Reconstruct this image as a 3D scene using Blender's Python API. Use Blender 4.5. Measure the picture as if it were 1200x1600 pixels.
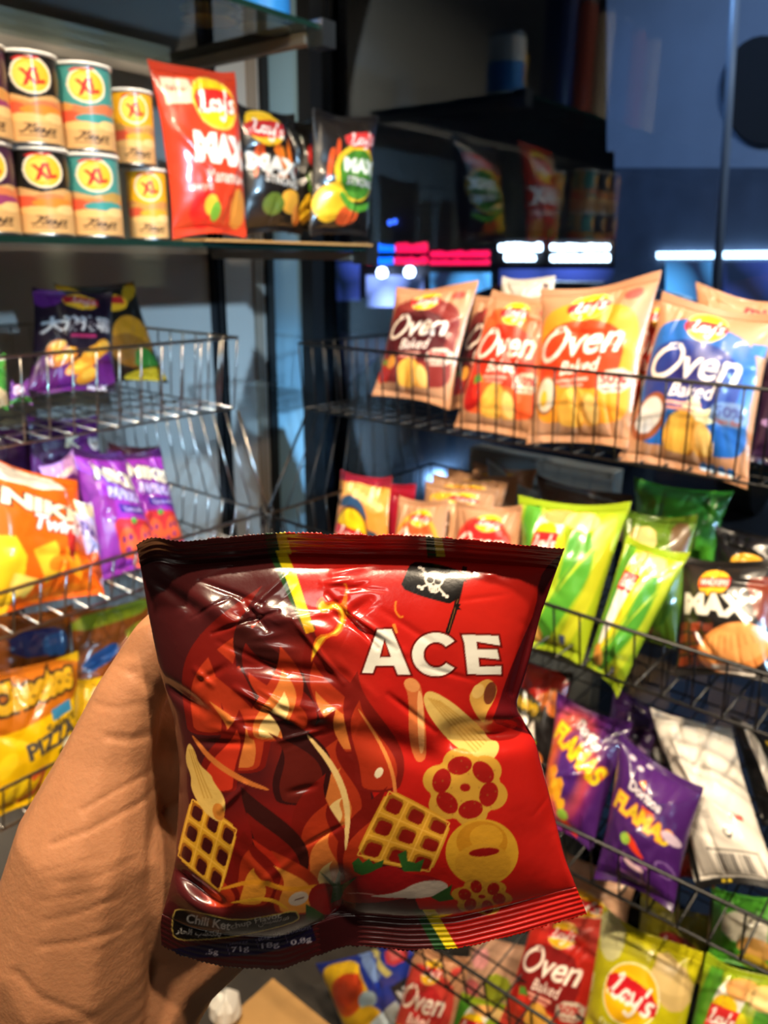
import bpy, bmesh, math, random
import numpy as np
from mathutils import Vector, Matrix

for o in list(bpy.data.objects):
    bpy.data.objects.remove(o)
SC = bpy.context.scene
COL = SC.collection
H = 1.45                                   # eye height above the shop floor

# ------------------------------------------------------------------ camera
F = 1235.0
RIGHT = Vector((.7716, .6360, .0125)).normalized()
FWD = Vector((-.6030, .7375, -.3039))
FWD = (FWD - FWD.dot(RIGHT) * RIGHT).normalized()
UP = RIGHT.cross(FWD).normalized()
EYE = Vector((0, 0, H))
cd = bpy.data.cameras.new('camera')
cam = bpy.data.objects.new('camera', cd)
COL.objects.link(cam)
m = Matrix((RIGHT, UP, -FWD)).transposed().to_4x4()
m.translation = EYE
cam.matrix_world = m
cd.sensor_fit = 'VERTICAL'
cd.sensor_height = 32
cd.lens = F / 1600 * 32
cd.clip_start = .02
cd.dof.use_dof = True
cd.dof.focus_distance = .262
cd.dof.aperture_fstop = cd.lens / 1.9
SC.camera = cam

# ------------------------------------------------------------------ exposure, world, lamps
SC.view_settings.view_transform = 'Standard'
SC.view_settings.look = 'None'
SC.view_settings.gamma = 1
SC.view_settings.use_curve_mapping = False
SC.view_settings.exposure = 0.0
w = bpy.data.worlds.new('night_sky')
w.use_nodes = True
SC.world = w
w.node_tree.nodes['Background'].inputs[0].default_value = (.012, .022, .05, 1)
w.node_tree.nodes['Background'].inputs[1].default_value = .6


def lamp(name, loc, target, power, color, size, kind='AREA', spread=None):
    l = bpy.data.lights.new(name, kind)
    l.energy = power
    l.color = color
    if kind == 'AREA':
        l.shape = 'DISK'
        l.size = size
        if spread: l.spread = spread
    else:
        l.shadow_soft_size = size
    o = bpy.data.objects.new(name, l)
    COL.objects.link(o)
    o.location = loc
    o.rotation_euler = (Vector(target) - Vector(loc)).to_track_quat('-Z', 'Y').to_euler()
    return o


WARM = (1.0, .80, .56)
lamp('ceiling_downlight', (-.22, -.12, 2.82), (-.45, .8, 1.0), 12.5, WARM, .09, spread=math.radians(92))
lamp('ceiling_downlight', (.45, .10, 2.82), (-.2, .9, 1.0), 9.5, WARM, .09, spread=math.radians(92))
lamp('ceiling_downlight', (-.40, .50, 2.82), (-.75, .75, .8), 8, WARM, .09, spread=math.radians(92))
lamp('ceiling_panel', (.6, -1.2, 2.84), (.6, -1.2, 0), 6, (1, .9, .78), .5)
lamp('added_cool_spot', (2.15, .20, 2.25), (-1.42, 1.20, 1.12), 3.0, (.46, .74, 1.0), .10, spread=math.radians(26))  # unseen spot added to throw cool light on the grey wall
lamp('added_cool_spot', (.62, -2.5, 1.7), (-1.31, 1.31, 1.04), .6, (.42, .74, 1.0), .06, spread=math.radians(8))  # second added spot, unseen, brightens the window jamb
lamp('street_lamp', (1.5, 5.2, 6.6), (2.6, 9.9, 3.0), 330, (.74, .85, 1.0), .6)  # unseen lamp added to light the pale stand-in facade


# ------------------------------------------------------------------ helpers
def ray(px, py):
    return FWD + RIGHT * ((px - 600) / F) + UP * ((800 - py) / F)


def atX(px, py, x):
    v = ray(px, py); return EYE + v * (x / v.x)


def atY(px, py, y):
    v = ray(px, py); return EYE + v * (y / v.y)


def atZ(px, py, z):
    v = ray(px, py); return EYE + v * ((z - H) / v.z)


def atD(px, py, d):
    return EYE + ray(px, py) * d


def lin(c):
    c = np.asarray(c, float) / 255.0
    return np.where(c <= .04045, c / 12.92, ((c + .055) / 1.055) ** 2.4)


def rgb(*c):
    r = lin(c); return (float(r[0]), float(r[1]), float(r[2]), 1)


def tag(o, label=None, cat=None, group=None, kind=None):
    if label: o['label'] = label
    if cat: o['category'] = cat
    if group: o['group'] = group
    if kind: o['kind'] = kind
    return o


def material(name, col=(.5, .5, .5, 1), rough=.5, metal=0, bump=0, bscale=60, vcol=False, coat=0,
             emit=0, noise_mix=0, sss=0, spec=.5, trans=0):
    mt = bpy.data.materials.new(name)
    mt.use_nodes = True
    nt = mt.node_tree
    b = nt.nodes['Principled BSDF']
    b.inputs['Base Color'].default_value = col
    b.inputs['Roughness'].default_value = rough
    b.inputs['Metallic'].default_value = metal
    b.inputs['Specular IOR Level'].default_value = spec
    b.inputs['Coat Weight'].default_value = coat
    b.inputs['Coat Roughness'].default_value = .12
    if trans: b.inputs['Transmission Weight'].default_value = trans
    if sss:
        b.inputs['Subsurface Weight'].default_value = sss
        b.inputs['Subsurface Radius'].default_value = (.008, .003, .0015)
        b.inputs['Subsurface Scale'].default_value = 1
    src = None
    if vcol:
        a = nt.nodes.new('ShaderNodeVertexColor'); a.layer_name = 'print'
        src = a.outputs[0]
        nt.links.new(src, b.inputs['Base Color'])
    tc = nt.nodes.new('ShaderNodeTexCoord')
    if noise_mix:
        n = nt.nodes.new('ShaderNodeTexNoise'); n.inputs['Scale'].default_value = bscale * .3
        n.inputs['Detail'].default_value = 6
        nt.links.new(tc.outputs['Object'], n.inputs['Vector'])
        mx = nt.nodes.new('ShaderNodeMix'); mx.data_type = 'RGBA'; mx.blend_type = 'MULTIPLY'
        mx.inputs[0].default_value = noise_mix
        if src: nt.links.new(src, mx.inputs[6])
        else: mx.inputs[6].default_value = col
        nt.links.new(n.outputs[0], mx.inputs[7])
        nt.links.new(mx.outputs[2], b.inputs['Base Color'])
    if bump:
        n2 = nt.nodes.new('ShaderNodeTexNoise'); n2.inputs['Scale'].default_value = bscale
        n2.inputs['Detail'].default_value = 5
        nt.links.new(tc.outputs['Object'], n2.inputs['Vector'])
        bp = nt.nodes.new('ShaderNodeBump'); bp.inputs['Strength'].default_value = bump
        bp.inputs['Distance'].default_value = .004
        nt.links.new(n2.outputs[0], bp.inputs['Height'])
        nt.links.new(bp.outputs[0], b.inputs['Normal'])
    if emit:
        b.inputs['Emission Color'].default_value = col
        b.inputs['Emission Strength'].default_value = emit
    return mt


def mesh_obj(name, verts, faces, mat, parent=None, smooth=True, origin=None, cols=None):
    me = bpy.data.meshes.new(name)
    verts = np.asarray(verts, float)
    if origin is None and parent is not None and parent.type == 'EMPTY':
        origin = parent.location
    if origin is not None: verts = verts - np.array(origin)
    me.from_pydata(verts.tolist(), [], faces if isinstance(faces, list) else faces.tolist())
    me.materials.append(mat)
    if smooth: me.polygons.foreach_set('use_smooth', [True] * len(me.polygons))
    if cols is not None:
        a = me.color_attributes.new('print', 'FLOAT_COLOR', 'POINT')
        c = np.ones((len(verts), 4), np.float32); c[:, :3] = cols
        a.data.foreach_set('color', c.ravel())
    me.update()
    o = bpy.data.objects.new(name, me)
    COL.objects.link(o)
    if parent is not None:
        o.parent = parent
        if parent.type != 'EMPTY':
            o.location = Vector(origin) - parent.location if origin is not None else (0, 0, 0)
    elif origin is not None: o.location = origin
    return o


def empty(name, loc):
    o = bpy.data.objects.new(name, None)
    o.empty_display_size = .02
    o.location = loc
    COL.objects.link(o)
    return o


class MB:
    """collects boxes, tubes and plates into one mesh"""
    def __init__(s): s.v = []; s.f = []

    def box(s, a, b):
        n = len(s.v)
        for z in (a[2], b[2]):
            for x, y in ((a[0], a[1]), (b[0], a[1]), (b[0], b[1]), (a[0], b[1])): s.v.append((x, y, z))
        for q in ((3, 2, 1, 0), (4, 5, 6, 7), (0, 1, 5, 4), (1, 2, 6, 5), (2, 3, 7, 6), (3, 0, 4, 7)):
            s.f.append(tuple(n + i for i in q))
        return s

    def tube(s, pts, r, k=8):
        pts = [Vector(p) for p in pts]
        n0 = len(s.v)
        for i, p in enumerate(pts):
            d = (pts[min(i + 1, len(pts) - 1)] - pts[max(i - 1, 0)]).normalized()
            a = d.orthogonal().normalized() if i == 0 else (pa - pa.dot(d) * d).normalized()
            pa = a
            b = d.cross(a)
            for j in range(k):
                t = 2 * math.pi * j / k
                s.v.append(tuple(p + a * (r * math.cos(t)) + b * (r * math.sin(t))))
        for i in range(len(pts) - 1):
            for j in range(k):
                a = n0 + i * k + j; b = n0 + i * k + (j + 1) % k
                s.f.append((a, b, b + k, a + k))
        s.f.append(tuple(n0 + j for j in reversed(range(k))))
        s.f.append(tuple(n0 + (len(pts) - 1) * k + j for j in range(k)))
        return s

    def lathe(s, c, prof, k=40):
        """prof: (radius, height) pairs going up"""
        n0 = len(s.v)
        for r, z in prof:
            for j in range(k):
                t = 2 * math.pi * j / k
                s.v.append((c[0] + r * math.cos(t), c[1] + r * math.sin(t), c[2] + z))
        for i in range(len(prof) - 1):
            for j in range(k):
                a = n0 + i * k + j; b = n0 + i * k + (j + 1) % k
                s.f.append((a, b, b + k, a + k))
        s.f.append(tuple(n0 + j for j in reversed(range(k))))
        s.f.append(tuple(n0 + (len(prof) - 1) * k + j for j in range(k)))
        return s

    def prism(s, poly, off):
        """poly: 3-D outline, off: thickness vector"""
        n = len(poly); n0 = len(s.v); off = Vector(off)
        for p in poly: s.v.append(tuple(p))
        for p in poly: s.v.append(tuple(Vector(p) + off))
        s.f.append(tuple(n0 + i for i in range(n)))
        s.f.append(tuple(n0 + n + i for i in reversed(range(n))))
        for i in range(n):
            j = (i + 1) % n
            s.f.append((n0 + j, n0 + i, n0 + n + i, n0 + n + j))
        return s

    def build(s, name, mat, parent=None, smooth=False, origin=None):
        o = mesh_obj(name, s.v, s.f, mat, parent, smooth, origin)
        bm = bmesh.new(); bm.from_mesh(o.data)
        bmesh.ops.recalc_face_normals(bm, faces=bm.faces)
        bm.to_mesh(o.data); bm.free()
        return o


# ------------------------------------------------------------------ printed artwork, as colours on a fine mesh
TXT = {}


def text_tris(s, bold=0.0):
    key = (s, bold)
    if key in TXT: return TXT[key]
    c = bpy.data.curves.new('lettering', 'FONT')
    c.body = s; c.offset = bold; c.resolution_u = 4
    o = bpy.data.objects.new('lettering', c)
    COL.objects.link(o)
    me = o.evaluated_get(bpy.context.evaluated_depsgraph_get()).to_mesh()
    me.calc_loop_triangles()
    v = np.array([q.co[:2] for q in me.vertices])
    t = np.array([q.vertices[:] for q in me.loop_triangles])
    bpy.data.objects.remove(o); bpy.data.curves.remove(c)
    lo, hi = v.min(0), v.max(0)
    TXT[key] = (v, t, lo, hi)
    return TXT[key]


PEN = {'O': (.98, [[(.55, .95), (.2, .8), (.05, .4), (.25, .03), (.6, .1), (.8, .5), (.7, .85), (.48, .97), (.30, .90)]]),
       'v': (.56, [[(0, .46), (.12, .55), (.18, .3), (.24, .02), (.36, .25), (.46, .55), (.52, .50), (.60, .44)]]), 'e': (.44, [[(0, .2), (.25, .32), (.33, .48), (.2, .55), (.08, .3), (.15, .04), (.35, .06), (.5, .2)]]),
       'n': (.6, [[(0, .5), (.08, .54), (.08, .03)], [(.08, .3), (.25, .55), (.38, .45), (.34, .1), (.45, .03), (.6, .15)]]), 'B': (.66, [[(.15, .95), (.1, .03)], [(0, .85), (.3, 1), (.55, .8), (.4, .58), (.15, .53), (.45, .5), (.6, .25), (.35, .02), (.05, .08)]]),
       'a': (.52, [[(.38, .45), (.2, .52), (.05, .25), (.18, .04), (.36, .25), (.4, .5), (.38, .1), (.48, .05), (.55, .15)]]), 'k': (.52, [[(.1, 1), (.06, .03)], [(.4, .5), (.1, .25), (.3, .2), (.42, .04), (.52, .1)]]),
       'd': (.55, [[(.36, .42), (.18, .5), (.05, .25), (.18, .04), (.36, .25), (.46, 1), (.4, .1), (.52, .06)]]), 'L': (.6, [[(.3, .85), (.45, .98), (.42, .7), (.2, .1), (.02, .05), (.15, .15), (.5, .02), (.62, .15)]]),
       'y': (.5, [[(.02, .52), (.06, .22), (.2, .1), (.36, .34)], [(.40, .54), (.34, .0), (.18, -.38), (-.02, -.26)]]), 's': (.36, [[(.3, .52), (.1, .5), (.12, .32), (.3, .2), (.22, .02), (0, .06)]]), "'": (.12, [[(.07, .98), (.02, .72)]]),
       'J': (.5, [[(.2, .95), (.5, .95), (.42, .3), (.2, .0), (.02, .15)]]), 'l': (.28, [[(.1, .2), (.28, .9), (.18, .98), (.1, .1), (.25, .05)]])}


class Art:
    """flat colour print, coordinates 0..sx across and 0..sy down"""
    def __init__(s, wpx, hpx, sx=100., sy=100., bg=(128, 128, 128)):
        s.w, s.h, s.sx, s.sy = wpx, hpx, sx, sy
        s.img = np.empty((hpx, wpx, 3)); s.img[:] = bg
        s.bgc = bg

    def _put(s, mask, x0, y0, col, alpha=1.0):
        sub = s.img[y0:y0 + mask.shape[0], x0:x0 + mask.shape[1]]
        mk = (mask * alpha)[..., None]
        sub[:] = sub * (1 - mk) + np.asarray(col, float) * mk

    def _win(s, lo, hi):
        x0 = max(0, int(math.floor(lo[0]))); y0 = max(0, int(math.floor(lo[1])))
        x1 = min(s.w, int(math.ceil(hi[0])) + 1); y1 = min(s.h, int(math.ceil(hi[1])) + 1)
        if x1 <= x0 or y1 <= y0: return None
        return x0, y0, np.arange(x0, x1)[None, :] + .5, np.arange(y0, y1)[:, None] + .5

    def px(s, pts):
        p = np.asarray(pts, float)
        return p * np.array([s.w / s.sx, s.h / s.sy])

    def poly(s, pts, col, holes=(), alpha=1.0, smooth=0):
        rings = [np.asarray(pts, float)] + [np.asarray(h, float) for h in holes]
        if smooth:
            out = []
            for r in rings:
                for _ in range(smooth):
                    q = np.roll(r, -1, 0)
                    r = np.stack([.75 * r + .25 * q, .25 * r + .75 * q], 1).reshape(-1, 2)
                out.append(r)
            rings = out
        rings = [s.px(r) for r in rings]
        wn = s._win(rings[0].min(0), rings[0].max(0))
        if not wn: return s
        x0, y0, X, Y = wn
        mk = np.zeros((Y.shape[0], X.shape[1]), bool)
        for r in rings:
            q = np.roll(r, -1, 0)
            for (ax, ay), (bx, by) in zip(r, q):
                if ay == by: continue
                c = (ay > Y) != (by > Y)
                xi = (bx - ax) * (Y - ay) / (by - ay) + ax
                mk ^= c & (X < xi)
        s._put(mk, x0, y0, col, alpha)
        return s

    def ell(s, cx, cy, rx, ry, col, rot=0, hole=0, alpha=1.0, soft=0):
        c = s.px([cx, cy]); rx *= s.w / s.sx; ry *= s.h / s.sy
        R = max(rx, ry) + 1
        wn = s._win(c - R, c + R)
        if not wn: return s
        x0, y0, X, Y = wn
        a = math.radians(rot)
        u = ((X - c[0]) * math.cos(a) + (Y - c[1]) * math.sin(a)) / rx
        v = (-(X - c[0]) * math.sin(a) + (Y - c[1]) * math.cos(a)) / ry
        d = u * u + v * v
        mk = (d < 1) & (d >= hole * hole)
        if soft: mk = np.clip((1 - np.sqrt(d)) / soft, 0, 1)
        s._put(mk.astype(float), x0, y0, col, alpha)
        return s

    def stroke(s, pts, wd, col, smooth=2, taper=False):
        p = np.asarray(pts, float)
        for _ in range(smooth):
            a, b = p[:-1], p[1:]
            mid = np.stack([.75 * a + .25 * b, .25 * a + .75 * b], 1).reshape(-1, 2)
            p = np.concatenate([p[:1], mid, p[-1:]])
        ar = np.array([1, (s.h / s.sy) / (s.w / s.sx)])
        d = np.gradient(p * ar, axis=0)
        d /= np.linalg.norm(d, axis=1)[:, None] + 1e-9
        n = np.stack([-d[:, 1], d[:, 0]], 1) / ar
        t = np.linspace(0, 1, len(p))
        k = (wd * .5 * (np.sin(np.pi * np.clip(t, .02, .98)) ** .7 if taper else np.ones_like(t)))[:, None]
        return s.poly(np.concatenate([p + n * k, (p - n * k)[::-1]]), col)

    def text(s, st, cx, cy, wd, ht, col, rot=0, shear=0, bold=.02, outline=None, ow=.05):
        """centred on cx, cy and stretched to wd x ht"""
        for b, c in (((bold + ow, outline), (bold, col)) if outline is not None else ((bold, col),)):
            v, t, lo, hi = text_tris(st, b)
            v0, t0, lo0, hi0 = text_tris(st, bold)
            u = (v - (lo0 + hi0) / 2) / (hi0 - lo0)
            u[:, 0] += shear * u[:, 1] * ht / wd
            q = u * np.array([wd, -ht])
            ar = (s.h / s.sy) / (s.w / s.sx)
            a = math.radians(rot)
            q2 = np.stack([q[:, 0] * math.cos(a) - q[:, 1] * ar * math.sin(a),
                           (q[:, 0] * math.sin(a) + q[:, 1] * ar * math.cos(a)) / ar], 1)
            P = s.px(q2 + np.array([cx, cy]))
            for tri in t:
                A, B, C = P[tri]
                wn = s._win(np.minimum(np.minimum(A, B), C), np.maximum(np.maximum(A, B), C))
                if not wn: continue
                x0, y0, X, Y = wn
                d = (B[0] - A[0]) * (C[1] - A[1]) - (B[1] - A[1]) * (C[0] - A[0])
                if abs(d) < 1e-9: continue
                sg = 1 if d > 0 else -1
                e = -1e-6
                mk = (sg * ((B[0] - A[0]) * (Y - A[1]) - (B[1] - A[1]) * (X - A[0])) >= e)
                mk &= (sg * ((C[0] - B[0]) * (Y - B[1]) - (C[1] - B[1]) * (X - B[0])) >= e)
                mk &= (sg * ((A[0] - C[0]) * (Y - C[1]) - (A[1] - C[1]) * (X - C[0])) >= e)
                s._put(mk.astype(float), x0, y0, c)
        return s

    def script(s, st, cx, cy, wd, ht, col, rot=0, shear=.25, pen=.13):
        """joined handwriting, centred on cx, cy; ht is the height of a capital"""
        x = 0; lines = []
        for ch in st:
            adv, strokes = PEN[ch]
            for q in strokes: lines.append([(x + px_ + shear * py_, py_) for px_, py_ in q])
            x += adv
        allp = np.array([p for q in lines for p in q]); x0, x1 = allp[:, 0].min(), allp[:, 0].max()
        ar = (s.h / s.sy) / (s.w / s.sx); a = math.radians(rot)
        for q in lines:
            p = np.array(q); u = ((p[:, 0] - (x0 + x1) / 2) / (x1 - x0)) * wd; v = -(p[:, 1] - .45) * ht * ar
            P = np.stack([cx + u * math.cos(a) - v * math.sin(a), cy + (u * math.sin(a) + v * math.cos(a)) / ar], 1)
            s.stroke(P, pen * ht * ar, col)
            for e in (P[0], P[-1]): s.ell(e[0], e[1], pen * ht * ar * .5, pen * ht * .5, col)
        return s

    def blur(s, n=1):
        for _ in range(n):
            p = np.pad(s.img, ((1, 1), (1, 1), (0, 0)), 'edge')
            s.img = (p[1:-1, 1:-1] * 4 + p[:-2, 1:-1] + p[2:, 1:-1] + p[1:-1, :-2] + p[1:-1, 2:]) / 8
        return s

    def sample(s, x, y):
        X = np.clip(np.asarray(x) * s.w / s.sx - .5, 0, s.w - 1.001)
        Y = np.clip(np.asarray(y) * s.h / s.sy - .5, 0, s.h - 1.001)
        i = Y.astype(int); j = X.astype(int); fy = (Y - i)[..., None]; fx = (X - j)[..., None]
        g = s.img
        c = (g[i, j] * (1 - fx) + g[i, j + 1] * fx) * (1 - fy) + (g[i + 1, j] * (1 - fx) + g[i + 1, j + 1] * fx) * fy
        return lin(c)


def vnoise(u, v, fu, fv, seed):
    """smooth value noise, -1..1"""
    rs = np.random.RandomState(seed)
    g = rs.uniform(-1, 1, (int(fv) + 3, int(fu) + 3))
    x = np.clip(u, 0, 1) * fu; y = np.clip(v, 0, 1) * fv
    i = y.astype(int); j = x.astype(int)
    fx = x - j; fy = y - i
    fx = fx * fx * (3 - 2 * fx); fy = fy * fy * (3 - 2 * fy)
    return (g[i, j] * (1 - fx) + g[i, j + 1] * fx) * (1 - fy) + (g[i + 1, j] * (1 - fx) + g[i + 1, j + 1] * fx) * fy


# ------------------------------------------------------------------ materials
M_FILM = material('printed_gloss_film', rough=.3, vcol=True, coat=.45, spec=.5, bump=.12, bscale=45)
M_KRAFT = material('printed_matt_film', rough=.42, vcol=True, coat=.12, spec=.45, bump=.15, bscale=45)
M_ACE = material('printed_thin_film', rough=.26, vcol=True, coat=.65, spec=.5, bump=.06, bscale=160)
M_PRINT = material('printed_card', rough=.4, vcol=True, coat=.2)
M_WALL = material('painted_plaster', rgb(176, 174, 170), rough=.75, bump=.05, bscale=90)
M_WALLIN = material('shop_wall_paint', rgb(150, 150, 150), rough=.8, bump=.05)
M_PILLAR = material('jamb_with_blue_light', rgb(140, 180, 205), rough=.5)  # jamb paint with the blue light put into its colour
M_DARK = material('dark_window_frame', rgb(22, 24, 28), rough=.4, metal=.2)
M_GROOVE = material('dark_groove', rgb(14, 13, 13), rough=.6)
M_TAN = material('beige_seal', rgb(140, 125, 110), rough=.6)
M_CHROME = material('chrome_wire', rgb(165, 160, 155), rough=.3, metal=1)
M_BLACKW = material('black_wire', rgb(14, 14, 15), rough=.38, metal=.2)
M_STEEL = material('brushed_steel', rgb(150, 155, 160), rough=.3, metal=1)
M_FLOOR = material('floor_tile', rgb(70, 64, 58), rough=.35, noise_mix=.4, bscale=20)
M_CEIL = material('ceiling_paint', rgb(150, 150, 150), rough=.8)
M_PANEL = material('grey_panel', rgb(95, 100, 100), rough=.6)
M_CARD = material('cardboard', rgb(190, 145, 85), rough=.8, noise_mix=.35, bscale=60, bump=.1)
M_ROAD = material('asphalt', rgb(34, 36, 42), rough=.6, noise_mix=.5, bscale=10)
M_DBLD = material('dark_facade', rgb(26, 27, 34), rough=.7, noise_mix=.4, bscale=6)
M_LBLD = material('pale_standin_facade', rgb(150, 165, 190), rough=.7, noise_mix=.3, bscale=5)
M_SLATE = material('slate_standin_facade', rgb(92, 104, 128), rough=.6, noise_mix=.7, bscale=9)
M_CAR = material('dark_car_paint', rgb(10, 12, 20), rough=.18, coat=.6)
M_TYRE = material('tyre_rubber', rgb(14, 14, 14), rough=.7)
M_SKIN = material('skin', rgb(190, 132, 94), rough=.48, sss=.12, bump=.09, bscale=600, noise_mix=.16, spec=.4)


def glass_mat(name, ior, tint, dirt=0):
    mt = bpy.data.materials.new(name); mt.use_nodes = True
    nt = mt.node_tree; nt.nodes.clear()
    out = nt.nodes.new('ShaderNodeOutputMaterial')
    mix = nt.nodes.new('ShaderNodeMixShader')
    fr = nt.nodes.new('ShaderNodeFresnel'); fr.inputs[0].default_value = ior
    tr = nt.nodes.new('ShaderNodeBsdfTransparent'); tr.inputs[0].default_value = tint
    gl = nt.nodes.new('ShaderNodeBsdfGlossy'); gl.inputs['Roughness'].default_value = .015
    gl.inputs[0].default_value = (.85, .92, 1, 1)
    nt.links.new(fr.outputs[0], mix.inputs[0]); nt.links.new(tr.outputs[0], mix.inputs[1])
    nt.links.new(gl.outputs[0], mix.inputs[2]); nt.links.new(mix.outputs[0], out.inputs[0])
    return mt


M_WINGLASS = glass_mat('window_glass', 1.47, (.86, .92, .97, 1))
M_SHELFGLASS = glass_mat('shelf_glass', 1.5, (.72, .80, .78, 1))
M_GLASSEDGE = material('glass_edge', rgb(20, 46, 42), rough=.15)

# ------------------------------------------------------------------ the room
WX, WY = -1.42, 1.31
FRONT = -2.6; RX = 2.2; CH = 2.85


def struct(name, mb, mat, smooth=False):
    return tag(mb.build(name, mat, None, smooth), kind='structure')


struct('floor', MB().box((WX - .1, FRONT, -.06), (RX, WY + .12, 0)), M_FLOOR)
struct('ceiling', MB().box((WX - .1, FRONT, CH), (RX, WY + .12, CH + .06)), M_CEIL)
struct('wall_left', MB().box((WX - .1, FRONT, 0), (WX, WY + .12, CH)), M_WALL)
struct('wall_back', MB().box((WX - .1, FRONT - .1, 0), (RX, FRONT, CH)), M_WALLIN)
struct('wall_right', MB().box((RX, FRONT, 0), (RX + .1, WY + .12, CH)), M_WALLIN)
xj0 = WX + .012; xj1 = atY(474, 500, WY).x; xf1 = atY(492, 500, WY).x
struct('trim_1', MB().box((WX, WY - .02, 0), (xj0, WY + .1, CH)), M_GROOVE)
struct('trim_2', MB().box((WX, WY - .055, 0), (WX + .006, WY - .03, CH)), M_TAN)
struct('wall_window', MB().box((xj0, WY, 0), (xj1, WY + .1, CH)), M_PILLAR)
wf = MB().box((xj1, WY - .005, .02), (xf1, WY + .07, CH))
wf.box((xf1, WY, .02), (RX, WY + .07, .12)).box((xf1, WY, CH - .1), (RX, WY + .07, CH)).box((RX - .06, WY, .02), (RX, WY + .07, CH))
win = struct('window_1', wf, M_DARK)
pane = MB().box((xf1, WY + .03, .12), (RX - .06, WY + .036, CH - .1)).build('glass_pane', M_WINGLASS)
pane.parent = win
p0 = atY(745, 740, WY - .03); p1 = atY(968, 760, WY - .03)
struct('trim_3', MB().box((p0.x, WY - .06, 0), (p1.x, WY - .02, 1.11)), M_PANEL)

# ------------------------------------------------------------------ outdoors at night
st = MB().box((-40, WY + .12, -.08), (40, 40, -.02)); struct('street', st, M_ROAD)


def lit(col, e):
    return material('lit_%d_%d_%d' % tuple(col), rgb(*col), emit=e)


def glyph_row(mb, x0, y0, x1, y1, Y, n, seed):
    """a row of rounded lit letter shapes between two image heights on the plane Y"""
    rr = random.Random(seed)
    xs = np.linspace(x0, x1, n + 1)
    for i in range(n):
        a = xs[i]; b = xs[i + 1] - (x1 - x0) / n * .12
        t = y0 + rr.uniform(0, .25) * (y1 - y0)
        pts = []
        for k in range(12):
            an = 2 * math.pi * k / 12
            c, s_ = math.cos(an), math.sin(an)
            pts.append(atY((a + b) / 2 + (b - a) * .55 * math.copysign(abs(c) ** .6, c), (t + y1) / 2 + (y1 - t) * .5 * math.copysign(abs(s_) ** .6, s_), Y))
        mb.prism(pts, (0, .05, 0))
    return mb


SY = 12.46


def sign(label, rows, Y, board):
    r = empty('shop_sign', atY(board[0], board[3], Y)); tag(r, label, 'sign')
    q = [atY(board[i], board[j], Y + .055) for i, j in ((0, 1), (2, 1), (2, 3), (0, 3))]
    MB().prism(q, (0, .08, 0)).build('board', M_DBLD, r)
    for k, (x0, y0, x1, y1, n, col, e) in enumerate(rows):
        glyph_row(MB(), x0, y0, x1, y1, Y, n, k + len(label)).build('lettering', lit(col, e), r)
    return r


RS, BS, WS = (255, 20, 80), (10, 110, 255), (220, 238, 255)
sign('long red lit shop sign in two rows of letters across the street', [(672, 391, 764, 402, 9, RS, 2), (671, 405, 764, 414, 10, RS, 2)], SY, (669, 388, 767, 417))
sign('short lit shop sign with red and blue letters across the street', [(618, 378, 667, 395, 5, RS, 2), (616, 400, 667, 413, 5, RS, 2), (570, 380, 583, 397, 1, RS, 2), (570, 402, 582, 413, 1, RS, 2),
     (585, 380, 616, 394, 3, BS, 2.4), (584, 399, 614, 413, 3, BS, 2.4)], SY, (567, 375, 668, 416))
sign('narrower white lit shop sign of the two above the street', [(779, 377, 846, 393, 7, WS, 8), (788, 395, 836, 408, 5, WS, 8)], SY, (775, 373, 851, 412))
sign('wider white lit shop sign of the two above the street', [(860, 379, 952, 391, 8, WS, 9), (860, 395, 952, 409, 9, WS, 9)], SY, (856, 373, 956, 413))
mb = MB()
mb.prism([atY(1026, 394, 9.92), atY(1260, 392, 9.92), atY(1260, 403, 9.92), atY(1026, 404, 9.92)], (0, .07, 0))
tag(mb.build('strip_light', lit((200, 232, 255), 7)), 'long white strip light on a shop front across the street', 'light')
for i, (x, y) in enumerate(((597, 426), (640, 425))):
    c = atY(x, y, 12.44)
    o = MB().lathe(c, [(.02, -.10), (.08, -.08), (.11, 0), (.08, .08), (.02, .1)], 16).build('street_lamp', lit((205, 220, 255), 14), smooth=True, origin=c)
    tag(o, 'bright white lamp under the blue sign, ' + ('farther from the white jamb' if i else 'nearer to the white jamb'), 'lamp')
for x, y in ((496, 405), (508, 406), (522, 407), (609, 348), (617, 346)):
    c = atY(x, y, 12.54)
    o = MB().lathe(c, [(.02, -.05), (.05, 0), (.02, .05)], 12).build('street_lamp', lit((60, 110, 255), 3), smooth=True, origin=c)
    tag(o, 'tiny blue lamp across the dark street', 'lamp', 'tiny blue lamps across the street')


def facade(name, label, rects, Y, mat, wins=(), depth=.5):
    x = [r[0] for r in rects]
    r = empty(name, atY(rects[0][0], 450, Y)); r.location.z = 0; tag(r, label, 'building')
    mb = MB()
    for a, b, c, d in rects:
        mb.prism([atY(a, b, Y), atY(c, b, Y), atY(c, d, Y), atY(a, d, Y)], (0, depth, 0))
    mb.build('wall', mat, r)
    for (a, b, c, d, mt) in wins:
        MB().prism([atY(a, b, Y - .05), atY(c, b, Y - .05), atY(c, d, Y - .05), atY(a, d, Y - .05)], (0, .045, 0)).build('shop_window', mt, r)
    return r


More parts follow.
